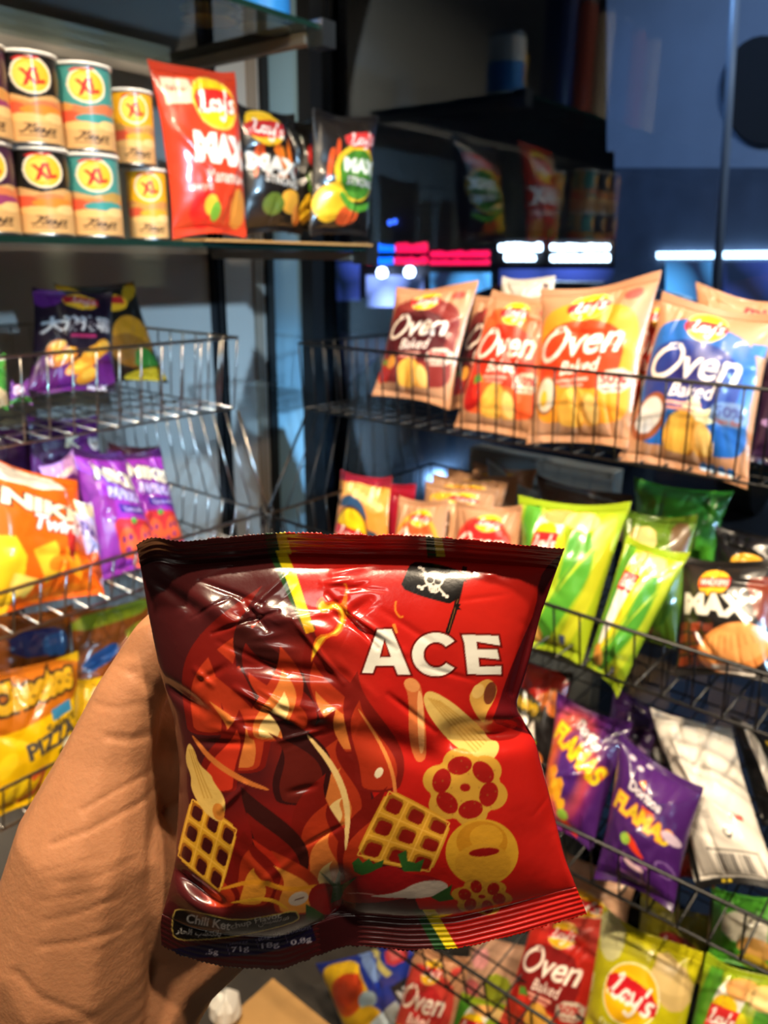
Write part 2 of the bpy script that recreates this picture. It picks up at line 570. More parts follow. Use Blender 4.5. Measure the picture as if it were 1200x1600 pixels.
def lit_window_mat(name, col, e, sc):
    mt = bpy.data.materials.new(name); mt.use_nodes = True
    nt = mt.node_tree; b = nt.nodes['Principled BSDF']
    tc = nt.nodes.new('ShaderNodeTexCoord'); n = nt.nodes.new('ShaderNodeTexVoronoi'); n.inputs['Scale'].default_value = sc
    rp = nt.nodes.new('ShaderNodeValToRGB')
    rp.color_ramp.elements[0].color = rgb(*col); rp.color_ramp.elements[1].color = (.004, .008, .02, 1)
    rp.color_ramp.elements[1].position = .75
    nt.links.new(tc.outputs['Object'], n.inputs['Vector']); nt.links.new(n.outputs['Distance'], rp.inputs[0])
    nt.links.new(rp.outputs[0], b.inputs['Emission Color']); b.inputs['Emission Strength'].default_value = e
    b.inputs['Base Color'].default_value = (.01, .01, .02, 1)
    return mt


LW1 = lit_window_mat('lit_shopfront', (150, 170, 250), 4.5, 1.3)
LW2 = lit_window_mat('lit_shopfront_cyan', (90, 175, 240), 4.0, 1.1)
LW3 = lit_window_mat('lit_shopfront_haze', (70, 90, 190), 2.4, .9)  # dim shopfronts, their lavender glow also standing in for street haze
facade('shop_building', 'dark shop building with lit blue shopfronts below its signs', [(440, 190, 1000, 520)], 12.6, M_DBLD,
       [(572, 430, 660, 480, LW1), (672, 426, 765, 470, LW2), (480, 410, 560, 470, LW3), (780, 420, 960, 500, LW3)])
facade('tall_building', 'tall unlit building rising dark above the street', [(300, -900, 946, 250)], 16, M_DBLD)
bl = facade('pale_reflection_wall', 'added pale facade with a dark arch, in place of the bluish wall reflection', [(948, -700, 1500, 236), (960, 236, 1500, 262)], 10, M_LBLD)  # stands in for the bluish room wall mirrored in the window
facade('shopfront_reflection_wall', 'slate blue shopfront wall added for the shelf reflections, under the white strip light across the street', [(960, 262, 1500, 520)], 10, M_SLATE,  # added wall imitating mirrored shelves, with lit shopfront windows below
            [(1040, 408, 1110, 520, LW2), (1130, 408, 1210, 520, LW3)])
arch = [atY(1195 + 68 * math.cos(t), 140 + 85 * math.sin(t), 9.94) for t in np.linspace(0, 2 * math.pi, 28)[:-1]]
MB().prism(arch, (0, .05, 0)).build('dark_arch_patch', M_DBLD, bl)  # dark patch in place of an arch-shaped reflection
pl = MB().tube([atY(1152, -60, 7), atY(1136, 200, 7), atY(1112, 560, 7)], .035, 10)
tag(pl.build('lamp_post', material('post_grey', rgb(150, 160, 175), rough=.4), smooth=True), 'thin pale post standing outside the window', 'post')

# parked car just outside the glass
CX, CY = -2.05, 1.75
cr = empty('car', (CX, CY + 2.1, -.02)); tag(cr, 'dark glossy car parked outside, its bonnet towards the window', 'car')
stn = [(0, .42, .70), (.06, .62, .80), (.22, .74, .85), (.7, .82, .88), (1.15, .88, .88), (1.3, .93, .87), (1.75, 1.24, .80), (2.1, 1.36, .78), (2.9, 1.36, .78), (3.5, 1.08, .82), (4.0, .92, .85), (4.18, .70, .80), (4.22, .5, .72)]


def car_ring(y, zt, wd, a0=0, a1=math.pi, n=25, k=1.0):
    out = []
    for t in np.linspace(a0, a1, n):
        c, s_ = math.cos(t), math.sin(t)
        out.append((CX + k * wd * math.copysign(abs(c) ** .55, c), CY + y, .22 + k * (zt - .22) * abs(s_) ** .5))
    return out


def car_skin(nm, st_, mat, a0=0, a1=math.pi, k=1.0, close=False):
    vs = []; n = 25
    for q in st_: vs += car_ring(*q, a0, a1, n, k)
    fs = [(i * n + j, i * n + j + 1, (i + 1) * n + j + 1, (i + 1) * n + j) for i in range(len(st_) - 1) for j in range(n - 1)]
    if close: fs += [tuple(range(n)), tuple((len(st_) - 1) * n + j for j in reversed(range(n)))]
    o = mesh_obj(nm, vs, fs, mat, cr); md_ = o.modifiers.new('soft', 'SUBSURF'); md_.levels = md_.render_levels = 1
    return o


car_skin('body', stn, M_CAR, close=True)
car_skin('windscreen', [(1.36, .97, .865), (1.55, 1.10, .83), (1.74, 1.235, .80)], material('car_glass', rgb(10, 14, 26), rough=.06, coat=.5), .85, math.pi - .85, 1.006)
for dx in (-.78, .78):
    for dy in (.85, 3.35):
        MB().tube([(CX + dx - .11, CY + dy, .3), (CX + dx + .11, CY + dy, .3)], .32, 24).build('wheel', M_TYRE, cr, smooth=False)
lamp('shopfront_glow', (-4.5, 6.5, 6.8), (-2.6, 3.2, .8), 260, (.3, .55, 1), .5)

# ------------------------------------------------------------------ wire baskets
def lerp(a, b, t): return a + (b - a) * t


def grid_lines(mb, a0, a1, b0, b1, n, r, k=6):
    """n wires running from the line a0-a1 to the line b0-b1"""
    for i in range(n + 1):
        t = i / n
        mb.tube([lerp(a0, a1, t), lerp(b0, b1, t)], r, k)


def basket(name, label, FA, FB, BA, BB, h, mat, rr, rw, space, n_low, drop=.0, ends=('a', 'b')):
    """FA, FB: front rim ends; BA, BB: back rim ends (at rim height); h: depth below the rim"""
    FA, FB, BA, BB = map(Vector, (FA, FB, BA, BB))
    dn = Vector((0, 0, -h))
    fa = lerp(FA, BA, .035) + dn; fb = lerp(FB, BB, .035) + dn; ba = BA + dn; bb = BB + dn
    r = empty(name, (fa + fb + ba + bb) / 4)
    tag(r, label, 'basket')
    m1 = MB().tube([BA, FA, FB, BB, BA], rr, 8)
    m1.build('rim', mat, r, smooth=True)
    n = max(2, round((FB - FA).length / space)); d = max(2, round((BA - FA).length / space))
    m2 = MB(); grid_lines(m2, FA, FB, fa, fb, n, rw); m2.tube([fa, fb], rr * .8, 6)
    for q in range(1, n_low + 1):
        t = q / (n_low + 1); m2.tube([lerp(FA, fa, t), lerp(FB, fb, t)], rw, 6)
    m2.build('front_panel', mat, r, smooth=True)
    m3 = MB(); grid_lines(m3, BA, BB, ba, bb, n, rw); m3.tube([ba, bb], rr * .8, 6); m3.build('back_panel', mat, r, smooth=True)
    for A, B, a, b, e in ((FA, BA, fa, ba, 'a'), (FB, BB, fb, bb, 'b')):
        m4 = MB(); grid_lines(m4, A, B, a, b, d, rw); m4.tube([a, b], rr * .8, 6)
        m4.build('side_panel', mat, r, smooth=True)
    m5 = MB(); grid_lines(m5, fa, fb, ba, bb, n * 1, rw)
    for q in range(1, 7): m5.tube([lerp(fa, ba, q / 7), lerp(fb, bb, q / 7)], rw, 6)
    m5.build('base_grid', mat, r, smooth=True)
    return r


Z = lambda z: H + z
XR = .55
R1x, R2x, R3x, R4x = -.966, -.894, -.85, -.82
basket('wire_basket', 'topmost black wire basket in front of the window', (R1x, .95, Z(-.135)), (XR, .95, Z(-.129)), (R1x, 1.24, Z(-.135)), (XR, 1.24, Z(-.129)), .112, M_BLACKW, .0024, .0014, .0296, 0)
basket('wire_basket', 'second black wire basket from the top, holding green bags and a black one', (R2x, .80, Z(-.385)), (XR, .80, Z(-.405)), (R2x, 1.24, Z(-.385)), (XR, 1.24, Z(-.405)), .075, M_BLACKW, .0026, .0014, .0335, 0)
basket('wire_basket', 'third black wire basket from the top, holding purple bags', (R3x, .715, Z(-.62)), (XR, .735, Z(-.62)), (R3x, 1.24, Z(-.62)), (XR, 1.24, Z(-.62)), .075, M_BLACKW, .0026, .0014, .0335, 0)
basket('wire_basket', 'lowest black wire basket, holding yellow and red bags', (R4x, .68, Z(-.865)), (XR, .69, Z(-.865)), (R4x, 1.24, Z(-.865)), (XR, 1.24, Z(-.865)), .08, M_BLACKW, .0026, .0014, .0335, 1)
YL = -.65
T1y, T2y, T3y = .804, .80, .79
basket('wire_basket', 'topmost chrome wire basket against the grey wall', (-.95, YL, Z(-.117)), (-.95, T1y, Z(-.115)), (-1.385, YL, Z(-.117)), (-1.385, T1y, Z(-.115)), .110, M_CHROME, .0022, .0013, .034, 0)
basket('wire_basket', 'middle chrome wire basket holding orange and purple bags', (-.894, YL, Z(-.381)), (-.894, T2y, Z(-.381)), (-1.385, YL, Z(-.381)), (-1.385, T2y, Z(-.381)), .065, M_CHROME, .0024, .0013, .034, 0)
basket('wire_basket', 'lowest chrome wire basket holding yellow bags', (-.885, YL, Z(-.63)), (-.885, T3y, Z(-.63)), (-1.385, YL, Z(-.63)), (-1.385, T3y, Z(-.63)), .07, M_CHROME, .0024, .0013, .034, 0)


def hanger(label, pts_list, mat):
    r = empty('basket_hanger', pts_list[0][0]); tag(r, label, 'rack frame')
    for pts in pts_list:
        MB().tube(pts, .0022, 8).build('strut', mat, r, smooth=True)
    return r


# side grids that carry each basket from the one above
V = Vector
for (xa, za, xb, zb, xc, zc, lab) in ((-.955, -.228, -.894, -.381, -1.385, -.228, 'chrome side frame between the topmost and middle chrome baskets'),
                                     (-.90, -.45, -.885, -.63, -1.385, -.45, 'chrome side frame between the middle and lowest chrome baskets')):
    r = empty('side_frame', (xa, .802, Z(zb))); tag(r, lab, 'rack frame')
    MB().tube([V((xa, .803, Z(za))), V((xb, .803, Z(zb)))], .0022, 8).build('strut', M_CHROME, r, smooth=True)
    mm = MB()
    for i in range(1, 13):
        t = i / 13
        mm.tube([V((lerp(xa, xc, t), .803, Z(za))), V((lerp(xb, xc, t), .803, Z(zb)))], .0013, 6)
    mm.build('bars', M_CHROME, r, smooth=True)
for (xa, ya, za, xb, yb, zb, lab) in ((-.952, .955, -.247, -.894, .80, -.385, 'black side frame between the topmost and second black baskets'),
                                      (-.894, .81, -.46, -.85, .715, -.62, 'black side frame between the second and third black baskets'),
                                      (-.85, .725, -.695, -.82, .68, -.865, 'black side frame between the third and lowest black baskets')):
    r = empty('side_frame', (xa, yb, Z(zb))); tag(r, lab, 'rack frame')
    MB().tube([V((xa, ya, Z(za))), V((xb, yb, Z(zb)))], .0022, 8).build('strut', M_BLACKW, r, smooth=True)
    mm = MB()
    for i in range(1, 10):
        t = i / 10
        mm.tube([V((xa, lerp(ya, 1.24, t), Z(za))), V((xb, lerp(yb, 1.24, t), Z(zb)))], .0013, 6)
    mm.build('bars', M_BLACKW, r, smooth=True)
# cable tie where the two racks meet
tie = MB()
for k in range(5):
    pts = []
    for t in np.linspace(0, 2 * math.pi, 14):
        pts.append(V((-.892 + .012 * math.cos(t), .80 + .006 * math.sin(t), Z(-.378 - .006 * k) + .006 * math.sin(2 * t + k))))
    tie.tube(pts, .002, 6)
tie.tube([V((-.89, .795, Z(-.38))), V((-.875, .785, Z(-.41))), V((-.855, .78, Z(-.425)))], .0022, 6)
tag(tie.build('cable_tie', M_BLACKW, smooth=True), 'black cable tie where the chrome and black racks meet', 'cable tie')

# rack upright on the grey wall
up = empty('rack_upright', (-1.405, 1.142, 0)); tag(up, 'dark slotted steel upright fixed to the grey wall', 'upright')
MB().box((-1.42, 1.130, .3), (-1.398, 1.156, CH)).build('channel', material('dark_steel', rgb(52, 54, 60), rough=.25, metal=.9), up)
MB().box((-1.3985, 1.1405, .4), (-1.3975, 1.1455, CH - .1)).build('slot_line', M_GROOVE, up)
up2 = empty('rack_upright', (-1.405, .62, 0)); tag(up2, 'dark slotted steel upright behind the middle chrome basket', 'upright')
MB().box((-1.42, .61, .3), (-1.398, .632, Z(-.03))).build('channel', M_GROOVE, up2)

# ------------------------------------------------------------------ glass shelves
S1 = Z(.022)        # top of the shelf with the cans
S2 = Z(.348)


def shelf(label, top, y1, x0=-1.40, x1=-.972):
    r = empty('glass_shelf', (x0, y1, top)); tag(r, label, 'shelf')
    MB().box((x0, FRONT + 1.2, top - .008), (x1 - .0015, y1, top)).build('pane', M_SHELFGLASS, r)
    MB().box((x1 - .0015, FRONT + 1.2, top - .008), (x1, y1, top)).box((x0, y1, top - .008), (x1, y1 + .0015, top)).build('polished_edge', M_GLASSEDGE, r)
    b = MB()
    b.box((x0 + .005, y1 - .040, top - .024), (x1 - .03, y1 - .022, top - .0085))
    b.build('bracket', M_TAN, r)
    MB().box((x1 - .028, y1 - .035, top - .03), (x1 + .006, y1 - .005, top + .008)).build('clip', M_STEEL, r)
    return r


shelf('glass shelf carrying the cans and crisp bags', S1, 1.16)
shelf('upper glass shelf seen from below', S2, 1.05)
cb = MB()
pts = [V((-1.36, .80, 0)), V((-.966, .765, 0)), V((-.952, .82, 0)), V((-.958, 1.13, 0)), V((-1.36, 1.15, 0))]
cb.prism([p + V((0, 0, S1 + .0005)) for p in pts], (0, 0, .0035))
tag(cb.build('cardboard_sheet', M_CARD), 'tan cardboard sheet under the bags at the shelf end', 'cardboard')

# ------------------------------------------------------------------ cans
def can_art(top, accent, seed):
    a = Art(260, 240, 100, 100, (214, 170, 112))
    rr = random.Random(seed)
    for i in range(9):
        x = 10 + 10 * i + rr.uniform(-4, 4); a.ell(x, 58 + rr.uniform(-8, 10), 12, 9, (226 - rr.randint(0, 40), 160 - rr.randint(0, 40), 80), rr.uniform(-30, 30))
    for x0 in (0, 50):
        a.poly([(x0, 0), (x0 + 50, 0), (x0 + 50, 48), (x0 + 38, 44), (x0 + 25, 50), (x0 + 12, 44), (x0, 48)], top)
        for j in range(7): a.stroke([(x0 + 1 + j, 3), (x0 + 4 + j, 22 + 6 * (j % 3)), (x0 + 1 + j * .5, 42)], .9, (226, 196, 110))
        a.ell(x0 + 27, 24, 11.5, 21, (248, 236, 214)).ell(x0 + 27, 24, 10, 18.5, (246, 190, 50))
        a.ell(x0 + 24, 24, 7, 13, (250, 214, 90))
        a.text('XL', x0 + 27.5, 25, 13, 18, (205, 30, 28), rot=-18, bold=.05, shear=.2)
        a.stroke([(x0 + 18, 8), (x0 + 22, 4.5), (x0 + 26, 5.5), (x0 + 32, 3.5)], 2.4, (205, 40, 36))
        a.ell(x0 + 14, 62, 9, 8, (225, 90, 60)).ell(x0 + 33, 63, 14, 6, accent).ell(x0 + 22, 72, 14, 5, (236, 190, 120))
        a.ell(x0 + 40, 70, 8, 6, (240, 205, 140))
        a.script('Jlays', x0 + 28, 84, 21, 11, (52, 34, 22), pen=.14)
        a.poly([(x0 + 17, 91.5), (x0 + 38, 91), (x0 + 38, 92.5), (x0 + 17, 93)], (90, 60, 40))
    return a


def make_can(label, px, py, x, z, top, accent, seed, hh=.104, rad=.0345, group=None):
    c = atX(px, py, x); c.z = z
    r = empty('crisp_can', c)
    tag(r, label, 'can', group)
    a = can_art(top, accent, seed)
    nu, nv = 160, 90
    tt = np.linspace(0, 1, nu + 1)
    vv = np.linspace(0, 1, nv)
    face = math.atan2(-c.y, -c.x) + .12
    Tm, Vm = np.meshgrid(tt, vv)
    ang = face + (Tm - .25 - .27 + .25) * 2 * math.pi
    rs = rad * np.ones_like(Vm)
    P = np.stack([c.x + rs * np.cos(ang), c.y + rs * np.sin(ang), z + .004 + Vm * (hh - .008)], -1).reshape(-1, 3)
    C = a.sample(Tm * 100, (1 - Vm) * 100).reshape(-1, 3)
    idx = np.arange(nv * (nu + 1)).reshape(nv, nu + 1)
    f = np.stack([idx[:-1, :-1], idx[:-1, 1:], idx[1:, 1:], idx[1:, :-1]], -1).reshape(-1, 4)
    mesh_obj('body', P, f, M_PRINT, r, cols=C)
    MB().lathe(c, [(rad - .002, 0), (rad + .001, 0), (rad + .0012, .003), (rad, .0048), (rad - .003, .0048)]).build('base_rim', M_STEEL, r, smooth=True)
    MB().lathe(c, [(rad - .002, hh - .005), (rad + .001, hh - .005), (rad + .0018, hh - .003), (rad + .0016, hh - .0005), (rad - .0005, hh), (rad - .002, hh - .002), (.004, hh - .002)]).build('lid', material('clear_lid', rgb(225, 225, 222), rough=.3), r, smooth=True)
    return r


PUR, BLK, TEA, YEL = (66, 34, 62), (24, 22, 22), (70, 150, 146), (240, 176, 34)
hh = .104
make_can('purple topped crisp can standing on the shelf, cut by the picture edge', -14, 362, -1.02, S1, PUR, (150, 60, 110), 1)
make_can('black topped crisp can standing on the shelf under its twin', 73, 365, -1.02, S1, BLK, (230, 140, 50), 2)
make_can('teal topped crisp can standing on the shelf under its twin', 152, 367, -1.02, S1, TEA, (60, 150, 150), 3)
make_can('slim yellow topped crisp can standing on the shelf under its twin', 234, 369, -1.06, S1, YEL, (230, 170, 50), 4, rad=.0285, hh=.099)
make_can('purple topped crisp can stacked on another, cut by the picture edge', -26, 225, -1.02, S1 + hh, PUR, (150, 60, 110), 5)
make_can('black topped crisp can stacked on its twin', 55, 228, -1.02, S1 + hh, BLK, (230, 140, 50), 6)
make_can('teal topped crisp can stacked on its twin', 139, 233, -1.02, S1 + hh, TEA, (60, 150, 150), 7)
make_can('yellow topped crisp can stacked between the teal can and red bag', 211, 240, -1.06, S1 + .099, YEL, (230, 170, 50), 8, rad=.0285, hh=.099)

# tins on the upper shelf, seen through the glass
def tin(label, px, py, x, rad, cols):
    c = atX(px, py, x); c.z = S2
    r = empty('snack_tin', c); tag(r, label, 'tin')
    z0 = 0
    for k, (h_, cl) in enumerate(cols):
        MB().lathe((c.x, c.y, S2 + z0), [(rad, 0), (rad, h_)], 40).build('base' if k == 0 else 'label_band', material('tin_%d' % k, rgb(*cl), rough=.35), r, smooth=False)
        z0 += h_
    MB().lathe((c.x, c.y, S2 + z0), [(rad + .001, 0), (rad + .001, .008), (rad - .003, .01)], 40).build('lid', M_STEEL, r)


tin('blue and white tin standing on the upper glass shelf', 412, 20, -1.06, .042, [(.012, (205, 205, 200)), (.06, (40, 130, 215)), (.05, (225, 225, 220))])
tin('yellow tin standing on the upper glass shelf', 325, 12, -1.10, .042, [(.012, (220, 165, 50)), (.1, (235, 180, 50))])

for i in range(6):
    c = Vector((-1.06, .74 - .105 * i, S2)); k = i % 3
    r = empty('snack_tin', c); tag(r, 'tall tin on the upper glass shelf, showing only as a reflection in the window', 'tin', 'tins mirrored in the window')
    MB().lathe(c, [(.038, 0), (.038, .26)], 36).build('body', material('tin_wrap_%d' % k, rgb(*((40, 60, 120), (150, 70, 50), (190, 180, 160))[k]), rough=.3), r, smooth=False)
    MB().lathe((c.x, c.y, S2 + .26), [(.039, 0), (.039, .008), (.036, .01)], 36).build('lid', M_STEEL, r)

# ------------------------------------------------------------------ crisp bags
def bag(label, TL, TR, BR, BL, T, art, group=None, seed=1, mat=None, nu=84, nv=120, pinch=.035, seal=.055, wr=2.0, bend=.005, ear=.007, name='crisp_bag', cat='crisp bag', back=None):
    mat = mat or M_FILM
    TL, TR, BR, BL = [np.array(p) for p in (TL, TR, BR, BL)]
    n = np.cross((TR - TL) + (BR - BL), (TL - BL) + (TR - BR)); n /= np.linalg.norm(n)
    mid = (TL + TR + BL + BR) / 4
    if n @ (np.array(EYE) - mid) < 0: n = -n
    base = (BL + BR) / 2
    r = empty(name, base); tag(r, label, cat, group)
    W = (np.linalg.norm(TR - TL) + np.linalg.norm(BR - BL)) / 2
    Hh = (np.linalg.norm(TL - BL) + np.linalg.norm(TR - BR)) / 2
    u = np.linspace(0, 1, nu); v = np.linspace(0, 1, nv)
    U, Vv = np.meshgrid(u, v)
    vb = np.clip((Vv - seal) / (1 - 2 * seal), 0, 1)
    prof = np.clip(1 - np.abs(2 * U - 1) ** 2.3, 0, 1) ** .75 * np.clip(1 - np.abs(2 * vb - 1) ** 2.4, 0, 1) ** .7
    side = vnoise(U * 0, Vv, 1, 6, seed + 7) * .008
    k = pinch * np.sin(np.pi * vb) ** .7
    Uu = .5 + (U - .5) * (1 - 2 * k) + side * (U - .5)
    P = (BL * ((1 - Uu) * (1 - Vv))[..., None] + BR * (Uu * (1 - Vv))[..., None] + TL * ((1 - Uu) * Vv)[..., None] + TR * (Uu * Vv)[..., None])
    rs = np.random.RandomState(seed)
    # gathers fanning out of the two seals, and soft dents over the face
    fan = 0
    for q in range(9):
        c0 = rs.uniform(.04, .96); wd = rs.uniform(.012, .035); ln = rs.uniform(.08, .26); sl = rs.uniform(-.35, .35)
        top = rs.rand() < .5
        dist = (1 - seal - Vv) if top else (Vv - seal)
        dd = np.clip(dist, 0, 1)
        fan = fan - np.exp(-((U - c0 - sl * dd) / (wd * (1 + 2 * dd))) ** 2) * np.exp(-(dd / ln) ** 2) * rs.uniform(.5, 1)
    dent = 0
    for q in range(5):
        a0 = rs.uniform(0, math.pi); c0, c1 = rs.uniform(.15, .85, 2)
        dd = (U - c0) * math.cos(a0) * W / Hh + (Vv - c1) * math.sin(a0)
        al = -(U - c0) * math.sin(a0) * W / Hh + (Vv - c1) * math.cos(a0)
        dent = dent + np.exp(-(dd / .03) ** 2 - (al / .22) ** 2) * rs.uniform(-1, 1)
    wob = vnoise(U, Vv, 4, 5, seed + 1) * .6 + vnoise(U, Vv, 9, 12, seed + 2) * .3
    inner = np.clip(prof, 0, 1) ** .5
    off = T * prof * (1 + .10 * wr * wob) + wr * inner * (.0030 * fan + .0030 * dent)
    wave = bend * np.sin(2 * math.pi * (U * rs.uniform(.7, 1.4) + rs.rand())) * (np.abs(2 * Vv - 1) ** 3)
    jag = (np.abs((U * 40) % 1 - .5) - .25) * .002
    earv = ear * (np.abs(2 * U - 1) ** 2.2 - .8) * np.sign(Vv - .5) * np.abs(2 * Vv - 1) ** 5
    edge = np.where(Vv > .999, jag, 0) + np.where(Vv < .001, -jag, 0)
    up = (TL + TR - BL - BR); up /= np.linalg.norm(up)
    ns = max(4, int(round(seal * (nv - 1))))
    rib = np.where((vb <= 0) | (vb >= 1), .0005 * np.sin(Vv / seal * 2 * math.pi * 4), 0)
    A = P + n * (wave + rib)[..., None] + up * (edge + earv)[..., None]
    Fp = A + n * off[..., None]
    Bp = A - n * (T * prof * .75 + .0006)[..., None]
    img = art if isinstance(art, Art) else art(nu, nv)
    C = img.sample(U * img.sx, (1 - Vv) * img.sy)
    bc = lin(back if back is not None else img.bgc)

    def strip(nm, i0, i1, par):
        nn = i1 - i0
        if par is r or nn > 12: pass
        Fv = Fp[i0:i1].reshape(-1, 3); Bv = Bp[i0:i1].reshape(-1, 3)
        idx = np.arange(nn * nu).reshape(nn, nu)
        q = np.stack([idx[:-1, :-1], idx[:-1, 1:], idx[1:, 1:], idx[1:, :-1]], -1).reshape(-1, 4)
        b = q[:, ::-1] + nn * nu
        fl = [q, b]
        for e, rev in ((idx[:, 0], 1), (idx[:, -1], 0), (idx[0, :], 0), (idx[-1, :], 1)):
            s1 = np.stack([e[:-1], e[:-1] + nn * nu, e[1:] + nn * nu, e[1:]], -1)
            fl.append(s1[:, ::-1] if rev else s1)
        cc = np.concatenate([C[i0:i1].reshape(-1, 3), np.tile(bc, (nn * nu, 1))])
        return mesh_obj(nm, np.concatenate([Fv, Bv]), np.concatenate(fl), mat, par, cols=cc)

    strip('pouch', ns, nv - ns, r)
    strip('bottom_seal', 0, ns + 1, r)
    strip('top_seal', nv - ns - 1, nv, r)
    return r


def lays_logo(a, cx, cy, s, rot=0, text="Lay's", ky=.66):
    a.ell(cx, cy, s * 1.06, s * ky * 1.06, (250, 226, 150)).ell(cx, cy, s, s * ky, (250, 190, 24))
    c, sn = math.cos(math.radians(rot)), math.sin(math.radians(rot))
    R = lambda x, y: (cx + (x * c - y * sn) * s, cy + (x * sn + y * c) * s * ky)
    a.poly([R(-1.12, -.30), R(-.5, -.38), R(.3, -.46), R(1.1, -.30), R(1.05, .42), R(.3, .34), R(-.5, .42), R(-1.15, .46)], (204, 24, 34), smooth=2)
    a.script(text, cx, cy, s * 1.75, s * ky * .92, (252, 246, 236), rot=rot, shear=.1, pen=.17)
    return a


def bigO(a, cx, cy, rx, ry, col, rot=15):
    a.ell(cx, cy, rx, ry, col, rot, hole=.62)
    return a


def oven(main, glow, chip=(236, 176, 70), veg=None, badge=(214, 196, 176), nu=2, logo=True, kraft=(186, 134, 98), logo2=None, deep=None):
    def f(w, h):
        a = Art(w * 2, h * 2, 100, 100, kraft)
        a.poly([(2, 24), (12, 16), (30, 12), (60, 14), (88, 20), (97, 34), (95, 60), (98, 84), (70, 88), (40, 86), (12, 88), (3, 70)], glow, smooth=2)
        a.poly([(4, 34), (20, 27), (45, 24), (72, 28), (88, 38), (86, 58), (74, 68), (40, 66), (14, 70), (4, 56)], main, smooth=2)
        if deep: a.ell(48, 46, 32, 17, deep, soft=.5)
        for x, y, rx, ry in ((30, 74, 15, 10), (70, 76, 13, 9)): a.ell(x, y, rx, ry, glow)
        if veg == 'egg':
            a.ell(17, 70, 12, 12, (150, 95, 60)).ell(17, 70, 10, 10.5, (232, 214, 188)).ell(15, 72, 4, 5, (240, 190, 60))
        elif veg == 'pepper':
            a.ell(16, 74, 13, 12, (190, 26, 20)).ell(22, 70, 6, 8, (220, 50, 34)).poly([(14, 62), (22, 60), (30, 65), (22, 66), (16, 68)], (90, 150, 50))
        elif veg == 'cream':
            a.ell(17, 72, 14, 15, (150, 80, 50), 20).ell(17, 70, 11, 10, (226, 224, 222), 20).ell(14, 76, 9, 6, (206, 206, 208))
            a.poly([(42, 66), (50, 58), (58, 56), (60, 64), (72, 60), (84, 58), (80, 66), (64, 72), (44, 72)], (238, 236, 190), smooth=1)
        elif veg == 'tomato':
            a.ell(12, 78, 11, 12, (180, 40, 30)).ell(20, 70, 8, 6, (220, 150, 60)).ell(8, 70, 4, 3, (100, 140, 50))
        a.ell(47, 79, 15, 13.5, (200, 130, 40), 12).ell(46, 78, 14, 13, chip, 12)
        a.ell(64, 80, 9, 11, (226, 160, 70), -20).ell(66, 79, 7, 9, (246, 196, 110), -20)
        for j in range(5): a.stroke([(36 + j * 5, 69 + j), (34 + j * 5, 87)], .7, (224, 160, 56))
        a.poly([(0, 89), (20, 87), (50, 90), (80, 87), (100, 89), (100, 100), (0, 100)], kraft, smooth=1)
        if logo: lays_logo(a, 48, 15.5, 17, -4, ky=.52)
        cream = (252, 240, 226)
        a.script('O', 21, 40, 27, 22, cream, rot=4, pen=.13)
        a.text('ven', 60, 40.5, 50, 12.5, cream, bold=.02, shear=.42, rot=-3)
        a.text('Baked', 50, 53.5, 36, 8.5, cream, bold=.015, shear=.4, rot=-4)
        a.poly([(28, 61), (60, 60), (60, 62), (28, 63)], (236, 170, 150)).poly([(32, 64), (56, 63.5), (56, 65.2), (32, 65.6)], (230, 150, 130))
        a.poly([(68, 57), (96, 54), (97, 68), (69, 70)], badge, smooth=1)
        a.text('50%', 82, 61, 22, 6, (190, 40, 36) if logo2 is None else (60, 66, 120), bold=.03, rot=-4)
        a.text('less fat', 82, 66.5, 18, 2.6, (160, 60, 50), bold=.01, rot=-4)
        if veg == 'cream':
            for j in range(4): a.ell(66 + j * 7, 94, 3.2, 2.4, (20, 110, 200)).ell(66 + j * 7, 95.6, 2.6, 1.0, (200, 225, 240))
            a.poly([(88, 20), (99, 19), (99, 26), (88, 26)], (40, 110, 200))
        else:
            a.poly([(76, 9), (90, 7), (92, 14), (78, 15)], (214, 70, 60), smooth=1)
        return a.blur(1)
    return f


def Ys(pts, yb, yt):
    TL, TR, BR, BL = pts
    return [atY(*TL, yt), atY(*TR, yt), atY(*BR, yb), atY(*BL, yb)]


def Xs(pts, xb, xt):
    TL, TR, BR, BL = pts
    return [atX(*TL, xt), atX(*TR, xt), atX(*BR, xb), atX(*BL, xb)]


# --- topmost black basket
BROWN = oven((80, 22, 28), (130, 42, 38), veg='tomato', deep=(70, 20, 24))
RED = oven((206, 48, 26), (226, 90, 40), veg='pepper')
ORG = oven((222, 62, 24), (240, 150, 40), veg='egg')
BLUE = oven((30, 52, 130), (32, 96, 176), veg='cream', deep=(36, 34, 100), logo2=1, badge=(96, 120, 160))
bag('brown crisp bag with tan edges, standing at the left end of the topmost black basket', *Ys([(621, 450), (748, 439), (702, 640), (583, 618)], 1.02, 1.09), .024, BROWN, seed=11, mat=M_KRAFT)
bag('brown crisp bag with tan edges, mostly hidden behind the red tan-edged bag', *Ys([(742, 462), (850, 460), (800, 650), (697, 640)], 1.07, 1.15), .02, BROWN, seed=12, mat=M_KRAFT)
bag('red crisp bag with tan edges and a red pepper, between brown and orange bags', *Ys([(768, 452), (880, 466), (840, 694), (706, 672)], 1.0, 1.08), .024, RED, seed=13, mat=M_KRAFT)
bag('orange crisp bag with tan edges and a halved egg, tallest in the topmost black basket', *Ys([(848, 454), (1034, 425), (982, 702), (824, 694)], .985, 1.055), .026, ORG, seed=14, mat=M_KRAFT, nu=110, nv=150)
bag('red crisp bag squeezed between the orange and the blue bag', *Ys([(1005, 462), (1075, 470), (1030, 690), (975, 655)], 1.04, 1.10), .016, RED, seed=15, mat=M_KRAFT)
